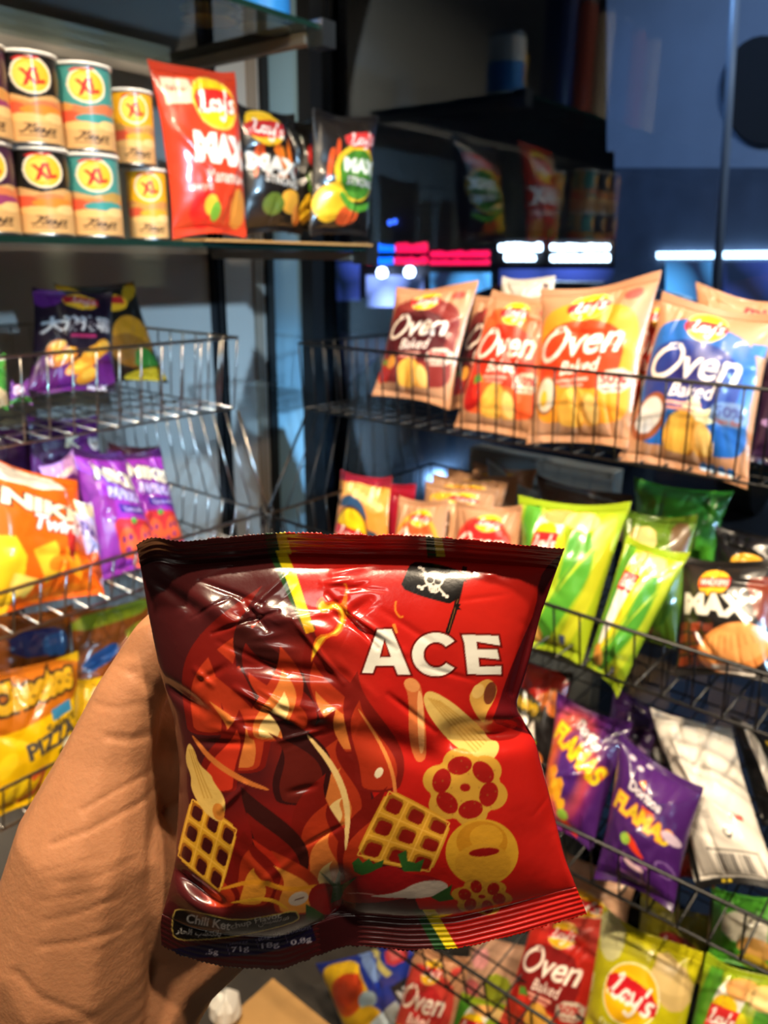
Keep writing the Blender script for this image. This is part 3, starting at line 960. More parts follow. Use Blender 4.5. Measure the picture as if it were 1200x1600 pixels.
bag('blue crisp bag with tan edges and a bowl of cream, in the topmost black basket', *Ys([(1037, 458), (1214, 492), (1168, 764), (966, 720)], .985, 1.055), .028, BLUE, seed=16, mat=M_KRAFT, nu=110, nv=150)


def plain(bg, blocks=(), texts=(), ells=(), strokes=()):
    def f(w, h):
        a = Art(w * 2, h * 2, 100, 100, bg)
        for p, c in blocks: a.poly(p, c, smooth=1)
        for e in ells: a.ell(*e)
        for p, wd, c in strokes: a.stroke(p, wd, c)
        for t in texts: a.text(*t[0], **t[1])
        return a.blur(1)
    return f


WHITEB = plain((196, 188, 176), [([(0, 12), (60, 10), (100, 20), (100, 24), (60, 15), (0, 16)], (190, 180, 165)), ([(82, 10), (94, 12), (92, 22), (84, 20)], (70, 30, 30))])
bag('off-white crisp bag turned round, behind the red and orange bags', *Ys([(783, 431), (868, 432), (862, 540), (775, 540)], 1.16, 1.2), .018, WHITEB, seed=17, mat=M_KRAFT)
TANB = plain((192, 142, 104), [([(60, 30), (100, 36), (100, 46), (60, 42)], (240, 196, 60))], [(('mini', 78, 26, 40, 16, (206, 40, 50)), dict(bold=.04, rot=6))])
bag('tan crisp bag peeping out behind the blue bag', *Ys([(1088, 443), (1232, 474), (1222, 590), (1080, 560)], 1.14, 1.18), .018, TANB, seed=18, mat=M_KRAFT)
DPUR = plain((44, 22, 48), [([(10, 60), (60, 64), (60, 70), (10, 68)], (150, 120, 170)), ([(30, 74), (50, 74), (48, 84), (30, 82)], (225, 220, 225))])
bag('dark purple crisp bag beside the blue bag, cut by the picture edge', *Ys([(1192, 556), (1280, 570), (1268, 752), (1172, 722)], 1.0, 1.07), .02, DPUR, seed=19)

# --- second black basket
def round_logo(w, h):
    a = Art(w * 2, h * 2, 100, 100, (232, 150, 60))
    a.poly([(0, 0), (100, 0), (100, 12), (0, 10)], (150, 30, 50))
    a.poly([(10, 12), (40, 8), (80, 14), (96, 34), (78, 42), (50, 22), (14, 28)], (236, 170, 90), smooth=2)
    a.poly([(14, 28), (36, 22), (62, 30), (76, 50), (60, 50), (40, 34), (14, 38)], (44, 76, 110), smooth=2)
    for i in range(7): a.ell(28 + i * 10, 16 + i * 2.8, 6, 4.5, (250, 205, 130))
    a.poly([(60, 54), (96, 60), (92, 88), (60, 84)], (46, 70, 96), smooth=1)
    for i in range(4): a.ell(70 + (i % 2) * 12, 62 + i * 7, 7, 5, (240, 190, 110))
    a.ell(40, 62, 36, 27, (90, 40, 30)).ell(40, 62, 33, 24.5, (250, 206, 20))
    a.poly([(6, 52), (30, 56), (74, 60), (74, 72), (40, 72), (7, 66)], (214, 30, 40), smooth=1)
    a.script("Lay's", 41, 63, 54, 12.6, (250, 240, 230), rot=7, shear=.1, pen=.17)
    return a.blur(1)


bag('small orange and blue crisp bag with a big round yellow logo', *Ys([(534, 735), (612, 745), (606, 900), (513, 885)], .95, 1.0), .02, round_logo, seed=21)
bag('pinkish red foil bag behind the bag with a round yellow logo', *Ys([(560, 744), (652, 757), (640, 905), (560, 895)], 1.01, 1.04), .014, plain((176, 28, 52)), seed=22)


def oven_small(main, glow):
    def f(w, h):
        a = Art(w * 2, h * 2, 100, 100, (186, 136, 100))
        a.ell(50, 44, 44, 32, glow).ell(50, 46, 40, 29, main)
        lays_logo(a, 58, 18, 19, 8, ky=.42)
        a.script('O', 24, 38, 26, 19, (252, 240, 226), pen=.14)
        a.text('ven', 61, 39, 46, 11, (252, 240, 226), bold=.02, shear=.4)
        a.text('Baked', 51, 51, 34, 7, (252, 240, 226), bold=.015, shear=.4)
        a.ell(42, 72, 16, 12, (236, 178, 80)).ell(66, 74, 10, 9, (240, 190, 100))
        return a.blur(1)
    return f


bag('orange crisp bag with tan edges at the front of the crowded row of tan bags', *Ys([(622, 776), (702, 780), (692, 950), (604, 945)], .9, .94), .018, oven_small((230, 90, 40), (244, 160, 50)), seed=23, mat=M_KRAFT)
bag('red crisp bag with tan edges at the front of the crowded row of tan bags', *Ys([(712, 782), (818, 790), (806, 960), (700, 950)], .9, .94), .018, oven_small((200, 34, 34), (216, 60, 44)), seed=24, mat=M_KRAFT)
bag('tan crisp bag with a brown slit of print between orange and red bags', *Ys([(672, 778), (730, 782), (722, 950), (668, 945)], .935, .965), .012, plain((206, 156, 116), [([(36, 12), (62, 8), (66, 60), (40, 60)], (60, 34, 24))], [(('OVEN', 50, 34, 40, 9, (225, 200, 180)), dict(rot=-75, bold=.02))]), seed=25, mat=M_KRAFT)
rowtan = [((664, 752), (776, 764), .98), ((676, 740), (792, 752), 1.03), ((700, 732), (812, 744), 1.08), ((738, 722), (836, 734), 1.13)]
nth = ['first', 'second', 'third', 'fourth']
for i, (a, b, y) in enumerate(rowtan):
    bag('tan crisp bag with yellow and red logo, %s behind the front of the crowded row' % nth[i], *Ys([a, b, (b[0] - 10, b[1] + 120), (a[0] - 14, a[1] + 120)], y, y + .03), .014,
        (lambda i: (lambda w, h: lays_logo(Art(w * 2, h * 2, 100, 100, (180, 134, 98)).ell(44, 20, 34, 10, (238, 178, 50)), 62, 17, 18, 6, ky=.5).blur(1)))(i), group='tan bags in the crowded row', seed=30 + i, mat=M_KRAFT, nu=56, nv=70)
bag('grey foil bag lying over the back of the crowded row of tan bags', *Ys([(760, 716), (862, 776), (850, 850), (760, 800)], 1.10, 1.16), .012, plain((120, 132, 140), [([(0, 0), (100, 0), (100, 18), (0, 10)], (150, 170, 185))]), seed=35)
bag('dark brown foil bag lying behind the two bright green bags', *Ys([(838, 742), (990, 776), (985, 850), (838, 835)], 1.06, 1.12), .014, plain((74, 58, 48), [([(10, 6), (90, 22), (90, 30), (10, 14)], (120, 128, 136))]), seed=36)


def green_art(w, h):
    a = Art(w * 2, h * 2, 100, 100, (150, 172, 30))
    a.poly([(2, 6), (28, 4), (20, 50), (10, 96), (0, 96)], (80, 148, 40), smooth=1)
    a.poly([(62, 10), (84, 26), (90, 50), (70, 76), (40, 98), (26, 96), (56, 62), (62, 40)], (78, 146, 40), smooth=2)
    for q in range(9): a.stroke([(96 - q * 9, 20 + q * 8), (80 - q * 8, 40 + q * 7), (60 - q * 6, 60 + q * 5)], 2.4, ((110, 160, 36), (190, 200, 50), (70, 130, 40))[q % 3], taper=True)
    a.poly([(80, 6), (98, 10), (98, 60), (84, 88), (56, 99), (80, 70), (92, 44)], (186, 192, 40), smooth=2)
    a.poly([(48, 20), (62, 30), (50, 60), (24, 88), (10, 90), (34, 58)], (214, 204, 40), smooth=2)
    a.poly([(22, 8), (50, 8), (52, 20), (40, 50), (26, 78), (14, 80), (20, 40)], (236, 234, 226), smooth=2)
    a.ell(44, 12, 16, 6, (220, 160, 90)).ell(66, 14, 16, 7, (236, 196, 120), 10)
    a.ell(34, 24, 13, 7, (250, 206, 24))
    a.poly([(20, 24), (50, 24), (46, 38), (17, 38)], (206, 40, 44))
    a.script("Lay's", 33, 31, 27, 9.2, (250, 244, 236), rot=0, shear=.1, pen=.17)
    a.ell(26, 88, 15, 7, (230, 170, 80), 6).ell(20, 84, 10, 5, (224, 150, 60))
    a.poly([(64, 86), (72, 86), (72, 92), (64, 92)], (60, 70, 110))
    return a.blur(1)


bag('bright green and yellow crisp bag with a white patch, nearest to the maroon bag', *Ys([(812, 776), (988, 786), (910, 1040), (808, 1010)], .86, .95), .03, green_art, seed=41, nu=110, nv=150)
bag('bright green and yellow crisp bag leaning over, its corner through the basket wires', *Ys([(978, 836), (1078, 864), (964, 1090), (915, 1040)], .835, .91), .026, green_art, seed=42, nu=100, nv=150)
DGRN = plain((88, 116, 26), [([(10, 14), (50, 10), (60, 30), (20, 34)], (206, 180, 110)), ([(50, 30), (95, 40), (90, 80), (60, 90)], (60, 96, 24)), ([(70, 4), (98, 8), (96, 36), (76, 30)], (96, 70, 40))], ells=[(40, 88, 26, 8, (110, 70, 36))])
bag('olive green crisp bag behind the leaning green bag', *Ys([(975, 796), (1092, 806), (1056, 1015), (955, 1005)], .95, 1.02), .024, DGRN, seed=43)
bag('glossy dark green crisp bag at the back above the black bag', *Ys([(990, 746), (1144, 768), (1112, 900), (985, 885)], 1.06, 1.10), .022, plain((70, 150, 40), [([(0, 0), (100, 4), (100, 20), (0, 16)], (60, 140, 60)), ([(30, 40), (80, 44), (80, 80), (30, 80)], (70, 90, 30))]), seed=44)


def walkers(w, h):
    a = Art(w * 2, h * 2, 100, 100, (26, 23, 22))
    a.ell(20, 30, 22, 26, (52, 46, 42), soft=.9)
    a.poly([(70, 20), (100, 14), (100, 60), (84, 52), (78, 34)], (112, 44, 24), smooth=1)
    for i in range(4):
        for j in range(3): a.poly([(4 + j * 14, 58 + i * 9), (15 + j * 14, 57 + i * 9), (15 + j * 14, 64 + i * 9), (4 + j * 14, 65 + i * 9)], (128, 52, 26) if (i + j) % 2 else (96, 40, 24))
    a.ell(62, 76, 36, 19, (208, 128, 62), -20).ell(66, 72, 30, 15, (226, 152, 84), -20)
    for j in range(9): a.stroke([(38 + j * 6, 68 - j * .6), (34 + j * 7, 88 - j * 2.6)], 1.0, (186, 106, 50))
    a.ell(40, 24, 17, 12, (240, 176, 40)).poly([(24, 20), (57, 19), (57, 28), (24, 29)], (206, 34, 34))
    a.text('WALKERS', 40.5, 24, 30, 6, (250, 240, 225), bold=.03)
    a.text('MAX', 44, 43, 74, 18, (232, 226, 212), bold=.07, shear=-.1, rot=3, outline=(20, 16, 14), ow=.05)
    a.poly([(40, 88), (80, 92), (78, 98), (38, 95)], (212, 202, 190), smooth=1)
    return a.blur(1)


bag('black crisp bag with a ridged crisp and a large white word, beside the green bags', *Ys([(1066, 868), (1222, 874), (1218, 1072), (1052, 1056)], .86, .93), .028, walkers, seed=45, nu=110, nv=130)
bag('black crisp bag with a small round red and yellow logo, behind the other black bag', *Ys([(1118, 822), (1240, 838), (1230, 960), (1112, 940)], .99, 1.03), .02,
    plain((20, 20, 24), [([(30, 44), (70, 48), (70, 58), (30, 54)], (190, 40, 40))], [(('WALKERS', 50, 51, 36, 7, (235, 225, 215)), dict(bold=.03, rot=4))], [(50, 46, 24, 14, (225, 160, 40))]), seed=46)

# --- third black basket
def xtra(w, h):
    a = Art(w * 2, h * 2, 100, 100, (24, 20, 20))
    a.poly([(0, 0), (100, 0), (100, 44), (60, 38), (30, 30), (0, 26)], (190, 34, 20), smooth=1)
    for x, y in ((70, 34), (84, 28), (90, 42), (60, 44)): a.ell(x, y, 12, 7, (222, 120, 50))
    a.poly([(0, 30), (60, 34), (76, 52), (66, 58), (0, 50)], (64, 60, 44), smooth=1)
    for i in range(5): a.ell(8 + i * 12, 41 + i * 1.4, 7, 6, (206, 166, 30))
    a.text('XTRA', 30, 62, 76, 16, (226, 218, 206), bold=.05, rot=10)
    a.text('FLAMIN', 34, 78, 66, 10, (206, 196, 30), bold=.05, rot=8)
    a.ell(60, 92, 20, 8, (236, 130, 60))
    return a.blur(1)


bag('red and black crisp bag with silver lettering between the maroon bag and a purple bag', *Ys([(812, 1026), (896, 1052), (864, 1205), (786, 1190)], .86, .94), .02, xtra, seed=51)


def flamas(kind):
    def f(w, h):
        a = Art(w * 2, h * 2, 100, 100, (62, 24, 92))
        if kind == 0:
            a.ell(36, 50, 56, 58, (150, 40, 110), soft=.4).ell(36, 48, 46, 48, (226, 96, 60), soft=.35).ell(44, 50, 30, 40, (70, 30, 110), soft=.5)
            a.text('Doritos', 58, 22, 42, 9, (216, 206, 206), bold=.05, rot=26, outline=(40, 26, 40))
            a.text('FLAMAS', 50, 38, 86, 17, (222, 196, 30), bold=.05, rot=22, shear=.2, outline=(214, 100, 40))
            for x, y, r_ in ((16, 62, 14), (30, 70, 16), (14, 78, 13), (40, 80, 10)):
                a.poly([(x - r_, y - r_ * .3), (x + r_, y - r_ * .8), (x + r_ * .4, y + r_ * .8)], (236, 130 + x, 34), smooth=1)
            a.poly([(44, 84), (62, 92), (74, 99), (60, 97), (42, 92)], (222, 60, 30), smooth=1).ell(46, 85, 9, 4, (150, 196, 70))
        else:
            a.ell(60, 20, 50, 26, (74, 30, 104), soft=.7)
            a.text('Doritos', 45, 31, 44, 8, (214, 206, 214), bold=.05, rot=10, outline=(40, 26, 50))
            a.poly([(34, 24), (42, 20), (44, 28)], (226, 130, 40)).poly([(44, 38), (62, 40), (52, 44)], (226, 90, 40))
            a.text('FLAMAS', 46, 47, 76, 13, (206, 176, 40), bold=.05, rot=10, shear=.2, outline=(206, 96, 60))
            a.ell(84, 50, 12, 4, (190, 170, 190), 10)
            a.poly([(30, 60), (42, 62), (54, 70), (60, 74), (46, 72), (34, 67)], (222, 60, 34), smooth=1).ell(32, 65, 7, 4, (150, 190, 70))
            a.poly([(30, 74), (66, 78), (66, 92), (28, 88)], (170, 110, 180), [[(31.5, 75.5), (64.5, 79.5), (64.5, 90.5), (29.5, 86.8)]])
            a.poly([(34, 76), (44, 79), (60, 80), (60, 84), (44, 83), (34, 80)], (226, 190, 200), smooth=1)
            a.ell(84, 74, 13, 5, (120, 90, 150), 12, hole=.8)
            for x, y in ((20, 10), (32, 14), (40, 8)): a.ell(x, y, 4, 2, (200, 190, 200))
        return a.blur(1)
    return f


bag('purple crisp bag with orange glow and yellow lettering, next to the maroon bag', *Ys([(872, 1082), (990, 1130), (925, 1330), (836, 1288)], .79, .89), .028, flamas(0), seed=52, nu=110, nv=150)
bag('dark purple crisp bag lying behind the two purple bags', *Ys([(960, 1070), (1062, 1120), (1040, 1240), (930, 1200)], .92, .99), .02, plain((46, 20, 66), [([(30, 50), (70, 60), (70, 66), (30, 57)], (120, 90, 130))]), seed=53)
bag('plain purple crisp bag with a chilli pepper, its bottom over the basket rim', *Ys([(970, 1146), (1100, 1232), (1052, 1424), (930, 1372)], .74, .83), .028, flamas(1), seed=54, nu=110, nv=150)


def backprint(w, h):
    a = Art(w * 2, h * 2, 100, 100, (218, 211, 201))
    a.poly([(0, 20), (12, 34), (14, 60), (8, 100), (0, 100)], (16, 16, 18), smooth=1)
    a.poly([(0, 96), (100, 95), (100, 100), (0, 100)], (18, 18, 20))
    a.ell(38, 98, 2.5, 1.2, (206, 180, 40)).ell(46, 98, 2.5, 1.2, (206, 180, 40))
    a.poly([(74, 60), (88, 61), (88, 64), (74, 63.5)], (206, 70, 60))
    for j in range(3): a.poly([(22, 62 + j * 1.6), (52, 61 + j * 1.6), (52, 61.6 + j * 1.6), (22, 62.6 + j * 1.6)], (160, 152, 146))
    a.ell(66, 72, 5, 3, (40, 40, 42)).ell(66, 72, 3, 1.6, (210, 205, 195))
    a.poly([(32, 81), (90, 81), (90, 95), (32, 95)], (120, 116, 112), [[(33.2, 82), (88.8, 82), (88.8, 94), (33.2, 94)]])
    rr = random.Random(5); x = 40
    while x < 82:
        ww = rr.choice((.6, 1.0, 1.6)); a.poly([(x, 83), (x + ww, 83), (x + ww, 93), (x, 93)], (60, 58, 60)); x += ww + rr.choice((.7, 1.1))
    return a


bag('white back of a crisp bag with a barcode, in the third black basket', *Ys([(1014, 1104), (1140, 1136), (1222, 1392), (1086, 1388)], .80, .93), .028, backprint, seed=55, mat=M_KRAFT, nu=120, nv=160)
bag('black and white bag edge beside the white barcode bag, cut by the picture edge', *Ys([(1140, 1118), (1230, 1150), (1275, 1330), (1190, 1290)], .9, 1.0), .02, plain((20, 20, 22), [([(14, 6), (34, 4), (60, 90), (40, 96)], (206, 200, 194))], ells=[(60, 20, 6, 4, (190, 160, 40)), (70, 40, 6, 4, (190, 160, 40))]), seed=56)
bag('black crisp bag with a white flash between purple and white bags', *Ys([(1012, 1122), (1080, 1150), (1078, 1260), (1005, 1225)], .92, .97), .016, plain((18, 18, 20), [([(20, 36), (70, 40), (80, 60), (20, 56)], (150, 150, 146))]), seed=57)
bag('red and yellow crisp bag glimpsed low between purple and white bags', *Ys([(1060, 1270), (1120, 1290), (1118, 1390), (1058, 1372)], .88, .93), .016, plain((200, 26, 26), [([(0, 40), (100, 32), (100, 40), (0, 50)], (226, 180, 40))], ells=[(60, 16, 30, 12, (210, 140, 60))]), seed=58)

# --- lowest black basket
def dill(w, h):
    a = Art(w * 2, h * 2, 100, 100, (196, 188, 20))
    a.poly([(0, 0), (26, 0), (34, 16), (20, 24), (0, 18)], (214, 210, 150), smooth=1)
    a.poly([(60, 4), (100, 14), (100, 34), (84, 36), (66, 22)], (216, 186, 120), smooth=1)
    a.ell(80, 20, 18, 6, (226, 196, 130), 14)
    a.ell(50, 34, 28, 17, (250, 240, 200)).ell(50, 34, 26.5, 16, (250, 190, 20))
    a.poly([(24, 26), (50, 25), (77, 31), (76, 43), (50, 37), (25, 36)], (204, 26, 38), smooth=1)
    a.script("Lay's", 50, 33, 46, 13.8, (252, 246, 238), rot=8, shear=.1, pen=.17)
    a.text('Dill Pickle', 46, 56, 44, 4.5, (236, 236, 190), bold=.02, rot=12).text('flavored', 44, 61, 24, 3, (236, 236, 190), bold=.01, rot=12)
    a.ell(60, 78, 22, 8, (232, 206, 110)).ell(30, 82, 16, 8, (150, 170, 40))
    return a.blur(1)


bag('yellow crisp bag with a round red and yellow logo, in the lowest black basket', *Ys([(940, 1418), (1100, 1490), (1044, 1760), (890, 1700)], .72, .80), .03, dill, seed=61, nu=110, nv=150)
bag('bright green crisp bag with a white patch, beside the yellow bag', *Ys([(1102, 1490), (1270, 1540), (1230, 1790), (1040, 1740)], .74, .81), .028, green_art, seed=62, nu=100, nv=140)
bag('red crisp bag with a red pepper, lying tilted beside the yellow bag', *Ys([(838, 1410), (962, 1440), (900, 1680), (778, 1600)], .76, .84), .024, oven((130, 22, 22), (196, 40, 28), veg='pepper', kraft=(196, 60, 46)), seed=63, mat=M_KRAFT, nu=100, nv=140)
bag('tan crisp bag with a red logo above the yellow bag', *Ys([(868, 1322), (1000, 1372), (975, 1470), (868, 1450)], .85, .90), .018, lambda w, h: lays_logo(Art(w * 2, h * 2, 100, 100, (206, 160, 126)), 40, 60, 34, 8, ky=.5).blur(1), seed=64, mat=M_KRAFT)


def bluepack(w, h):
    a = Art(w * 2, h * 2, 100, 100, (28, 52, 160))
    a.poly([(0, 4), (40, 2), (50, 20), (60, 50), (40, 72), (10, 66), (2, 40)], (240, 192, 30), smooth=2)
    a.ell(28, 34, 24, 18, (224, 90, 30), -20).ell(30, 30, 20, 13, (206, 66, 26), -20)
    a.ell(52, 46, 10, 8, (170, 200, 220)).ell(44, 60, 16, 10, (240, 190, 40))
    a.poly([(44, 0), (56, 0), (72, 30), (64, 34)], (120, 150, 210)).poly([(58, 0), (64, 0), (82, 32), (76, 34)], (210, 200, 120))
    a.poly([(74, 2), (96, 4), (98, 24), (80, 26)], (206, 60, 70), smooth=1).poly([(80, 8), (92, 9), (92, 20), (83, 20)], (226, 110, 110))
    a.poly([(44, 66), (78, 58), (90, 96), (54, 100)], (206, 226, 240)).text('SNACK', 68, 80, 28, 9, (40, 120, 200), bold=.04, rot=-14)
    a.poly([(76, 44), (100, 40), (100, 66), (82, 70)], (20, 22, 34)).text('NN', 90, 55, 17, 13, (225, 228, 232), bold=.05, rot=-12)
    return a.blur(1)


bag('blue snack bag with a yellow patch, beneath the maroon bag', *Ys([(496, 1506), (640, 1462), (690, 1600), (560, 1690)], .80, .86), .024, bluepack, seed=65, nu=100, nv=120)
bag('tan and red crisp bag with white lettering, between blue and green bags', *Ys([(650, 1470), (735, 1500), (690, 1700), (600, 1650)], .74, .80), .022, oven((176, 34, 36), (196, 60, 50), veg='tomato'), seed=66, mat=M_KRAFT, nu=90, nv=130)
bag('yellow-green crisp bag low in the basket, under wires', *Ys([(712, 1545), (850, 1580), (800, 1720), (680, 1690)], .82, .88), .022, green_art, seed=67)
bag('pink and tan crisp bag half hidden under the maroon bag, behind wires', *Ys([(738, 1455), (840, 1480), (800, 1600), (715, 1565)], .88, .93), .018, plain((206, 160, 130), [([(10, 20), (40, 14), (46, 40), (14, 44)], (236, 160, 160)), ([(50, 40), (90, 46), (84, 80), (48, 76)], (150, 160, 40)), ([(10, 60), (40, 58), (38, 90), (12, 88)], (214, 110, 110))]), seed=68, mat=M_KRAFT)
bag('green crisp bag with pale print under the wires, below the barcode bag', *Ys([(1112, 1386), (1240, 1400), (1232, 1540), (1104, 1500)], .86, .92), .02, plain((84, 170, 50), [([(20, 30), (80, 30), (80, 70), (20, 66)], (226, 220, 200))], ells=[(66, 70, 24, 12, (226, 170, 90)), (60, 88, 20, 10, (240, 200, 60))]), seed=69)
bag('olive yellow crisp bag in shade, below the purple bag with a chilli', *Ys([(1000, 1392), (1118, 1432), (1096, 1540), (990, 1500)], .88, .93), .02, plain((120, 112, 24), [([(40, 40), (90, 44), (90, 70), (40, 66)], (150, 40, 44))], [(("Lay's", 66, 56, 40, 14, (220, 200, 200)), dict(bold=.04, rot=8))]), seed=70)

# --- chrome baskets
def chinese(w, h):
    a = Art(w * 2, h * 2, 100, 100, (30, 18, 34))
    a.poly([(0, 0), (40, 0), (30, 18), (0, 22)], (92, 30, 110), smooth=1)
    a.poly([(0, 66), (30, 60), (40, 80), (70, 70), (100, 60), (100, 100), (0, 100)], (96, 30, 116), smooth=1)
    a.ell(54, 14, 24, 10, (240, 176, 40)).poly([(32, 8), (78, 10), (78, 18), (32, 17)], (190, 30, 44)).script("Lay's", 56, 13, 36, 8.0, (240, 200, 180), rot=0, shear=.1, pen=.17)
    a.text('大波浪薯', 48, 38, 88, 16, (206, 204, 206), bold=.05)
    a.poly([(36, 48), (68, 49), (68, 52), (36, 51)], (176, 40, 96))
    for x, y, rx in ((30, 68, 16), (52, 76, 20), (66, 66, 18), (78, 60, 14), (20, 60, 10), (60, 86, 14)):
        a.ell(x, y, rx, 7, (236, 120 + x // 2, 40), -25).ell(x + 2, y - 2, rx * .7, 4, (250, 190, 70), -25)
    a.text('MAX', 78, 96, 26, 6, (230, 225, 235), bold=.04)
    return a.blur(1)


def blackyellow(w, h):
    a = Art(w * 2, h * 2, 100, 100, (26, 22, 18))
    a.poly([(0, 0), (22, 0), (34, 16), (70, 18), (86, 0), (100, 0), (100, 12), (70, 26), (30, 24), (0, 10)], (150, 110, 20), smooth=1)
    a.ell(50, 22, 26, 10, (236, 170, 34)).poly([(30, 16), (72, 16), (72, 24), (30, 23)], (190, 40, 40))
    a.ell(70, 56, 30, 20, (196, 130, 30), -30).ell(62, 70, 30, 16, (150, 96, 30), 20)
    a.poly([(66, 66), (92, 70), (98, 90), (60, 88)], (60, 130, 50), smooth=1).poly([(50, 90), (100, 84), (100, 100), (50, 100)], (206, 180, 40), smooth=1)
    return a.blur(1)


bag('black and purple crisp bag with white Chinese characters, in the topmost chrome basket', *Xs([(52, 447), (176, 455), (182, 612), (44, 622)], -1.06, -1.12), .024, chinese, seed=71, nu=100, nv=130)
bag('black and yellow crisp bag behind the bag with Chinese characters', *Xs([(86, 443), (208, 441), (262, 598), (128, 604)], -1.16, -1.22), .024, blackyellow, seed=72)
bag('green and white carton-like snack bag cut by the picture edge, in the topmost chrome basket', *Xs([(-60, 545), (10, 552), (15, 640), (-60, 645)], -1.0, -1.02), .012, plain((64, 150, 60), [([(0, 0), (100, 0), (100, 16), (0, 14)], (225, 225, 220)), ([(0, 66), (100, 62), (100, 100), (0, 100)], (220, 200, 160))]), seed=73)
bag('small purple and green snack pack beside the bag with Chinese characters', *Xs([(16, 596), (44, 592), (50, 632), (14, 636)], -1.06, -1.07), .008, plain((120, 60, 150), [([(10, 20), (60, 20), (60, 60), (10, 60)], (236, 200, 220)), ([(0, 70), (100, 66), (100, 100), (0, 100)], (60, 130, 50))]), seed=74, nu=40, nv=50)


def twist(w, h):
    a = Art(w * 2, h * 2, 100, 100, (238, 96, 12))
    a.poly([(0, 0), (76, 4), (84, 12), (60, 17), (0, 15)], (232, 224, 208))
    for j in range(4): a.poly([(0, 3 + 3 * j), (70, 5 + 3 * j), (70, 5.5 + 3 * j), (0, 3.6 + 3 * j)], (170, 165, 155))
    a.poly([(0, 50), (36, 52), (30, 100), (0, 100)], (250, 190, 30), smooth=1)
    a.text('NIKIS', 60, 31, 78, 12, (240, 228, 196), bold=.06, rot=10, shear=.15, outline=(40, 24, 14))
    a.text('Twirls', 66, 43, 46, 11, (248, 236, 226), bold=.05, rot=8, shear=.3, outline=(214, 50, 50))
    a.poly([(40, 60), (60, 54), (66, 74), (50, 84)], (244, 180, 40)).poly([(68, 58), (82, 64), (82, 86), (70, 76)], (250, 160, 30))
    a.poly([(26, 74), (44, 80), (36, 92), (22, 86)], (252, 206, 90))
    a.poly([(80, 52), (98, 54), (98, 62), (82, 62)], (206, 90, 60))
    for x, y in ((50, 92), (70, 92), (84, 90), (60, 70), (90, 74)): a.ell(x, y, 9, 5, (246, 120, 20), -30)
    a.poly([(72, 46), (80, 50), (76, 70), (70, 60)], (200, 40, 40))
    return a.blur(1)


def paprika(w, h):
    a = Art(w * 2, h * 2, 100, 100, (142, 46, 164))
    a.poly([(0, 0), (100, 0), (100, 9), (0, 7)], (60, 22, 80))
    a.poly([(0, 8), (20, 8), (30, 50), (36, 100), (0, 100)], (150, 60, 186), smooth=1)
    a.text('NIKIS', 60, 24, 74, 13, (238, 228, 206), bold=.06, rot=12, shear=.1, outline=(40, 30, 50))
    a.text('PAPRIKA', 66, 39, 62, 9, (206, 190, 240), bold=.05, rot=10, outline=(60, 46, 130))
    a.poly([(46, 45), (96, 50), (96, 57), (46, 52)], (66, 40, 140)).text('Tomato Mix', 72, 51, 40, 3.6, (206, 190, 230), bold=.02, rot=5)
    a.poly([(30, 56), (60, 58), (100, 62), (100, 96), (50, 92), (34, 76)], (210, 50, 60), smooth=1)
    for x, y in ((48, 76), (82, 76), (66, 88)):
        a.ell(x, y, 14, 12, (236, 96, 56))
        for dx, dy in ((-5, -3), (4, -4), (0, 5)): a.ell(x + dx, y + dy, 3, 2.6, (130, 40, 110))
    a.ell(62, 60, 5, 2.5, (80, 150, 60))
    return a.blur(1)


bag('orange crisp bag with white lettering in the middle chrome basket', *Xs([(-62, 694), (118, 752), (162, 928), (-44, 975)], -.945, -1.0), .03, twist, seed=75, nu=110, nv=140)
bag('bright purple crisp bag with a white side strip, next to the orange bag', *Xs([(111, 697), (188, 706), (262, 880), (150, 915)], -.98, -1.05), .022, paprika, seed=76, nu=100, nv=140)
bag('purple crisp bag with tomato rings, behind the purple bag with a white strip', *Xs([(165, 704), (250, 700), (292, 862), (190, 890)], -1.02, -1.09), .022, paprika, seed=77, nu=100, nv=140)
bag('lilac foil crisp bag top between orange and bright purple bags', *Xs([(62, 730), (118, 700), (136, 800), (88, 810)], -1.08, -1.10), .012, plain((190, 140, 210), [([(0, 40), (100, 30), (100, 100), (0, 100)], (110, 46, 130)), ([(20, 26), (80, 20), (80, 30), (20, 36)], (236, 220, 220))]), seed=78)
bag('purple crisp bag with a white letter, at the back of the middle chrome basket', *Xs([(40, 650), (152, 650), (166, 760), (48, 780)], -1.16, -1.19), .02, plain((106, 34, 120), [([(0, 0), (50, 0), (50, 60), (0, 60)], (60, 22, 72)), ([(74, 34), (98, 30), (100, 46), (84, 50)], (236, 226, 220))], [(('K', 54, 34, 24, 18, (240, 230, 200)), dict(bold=.08, rot=8, outline=(30, 20, 30))), (('IN', 84, 34, 16, 8, (220, 210, 200)), dict(bold=.06))]), seed=79)
bag('dark purple crisp bag farthest along the back of the middle chrome basket', *Xs([(-40, 670), (58, 660), (70, 780), (-30, 790)], -1.2, -1.22), .018, plain((58, 24, 64)), seed=80)
bag('dark maroon bag tops behind the purple bag with tomato rings', *Xs([(170, 691), (249, 697), (264, 800), (178, 800)], -1.2, -1.22), .014, plain((70, 24, 36)), seed=81)
bag('lilac and orange crisp bag peeping between the orange and purple bags', *Xs([(102, 770), (146, 786), (164, 915), (118, 935)], -.955, -.975), .012, plain((196, 180, 220), [([(0, 0), (100, 0), (100, 20), (0, 14)], (226, 214, 180)), ([(0, 60), (100, 56), (100, 100), (0, 100)], (226, 100, 50))], [(('PA', 60, 34, 60, 14, (90, 70, 150)), dict(bold=.04, rot=12))], [(40, 80, 30, 12, (236, 110, 60))]), seed=82, nu=50, nv=80)


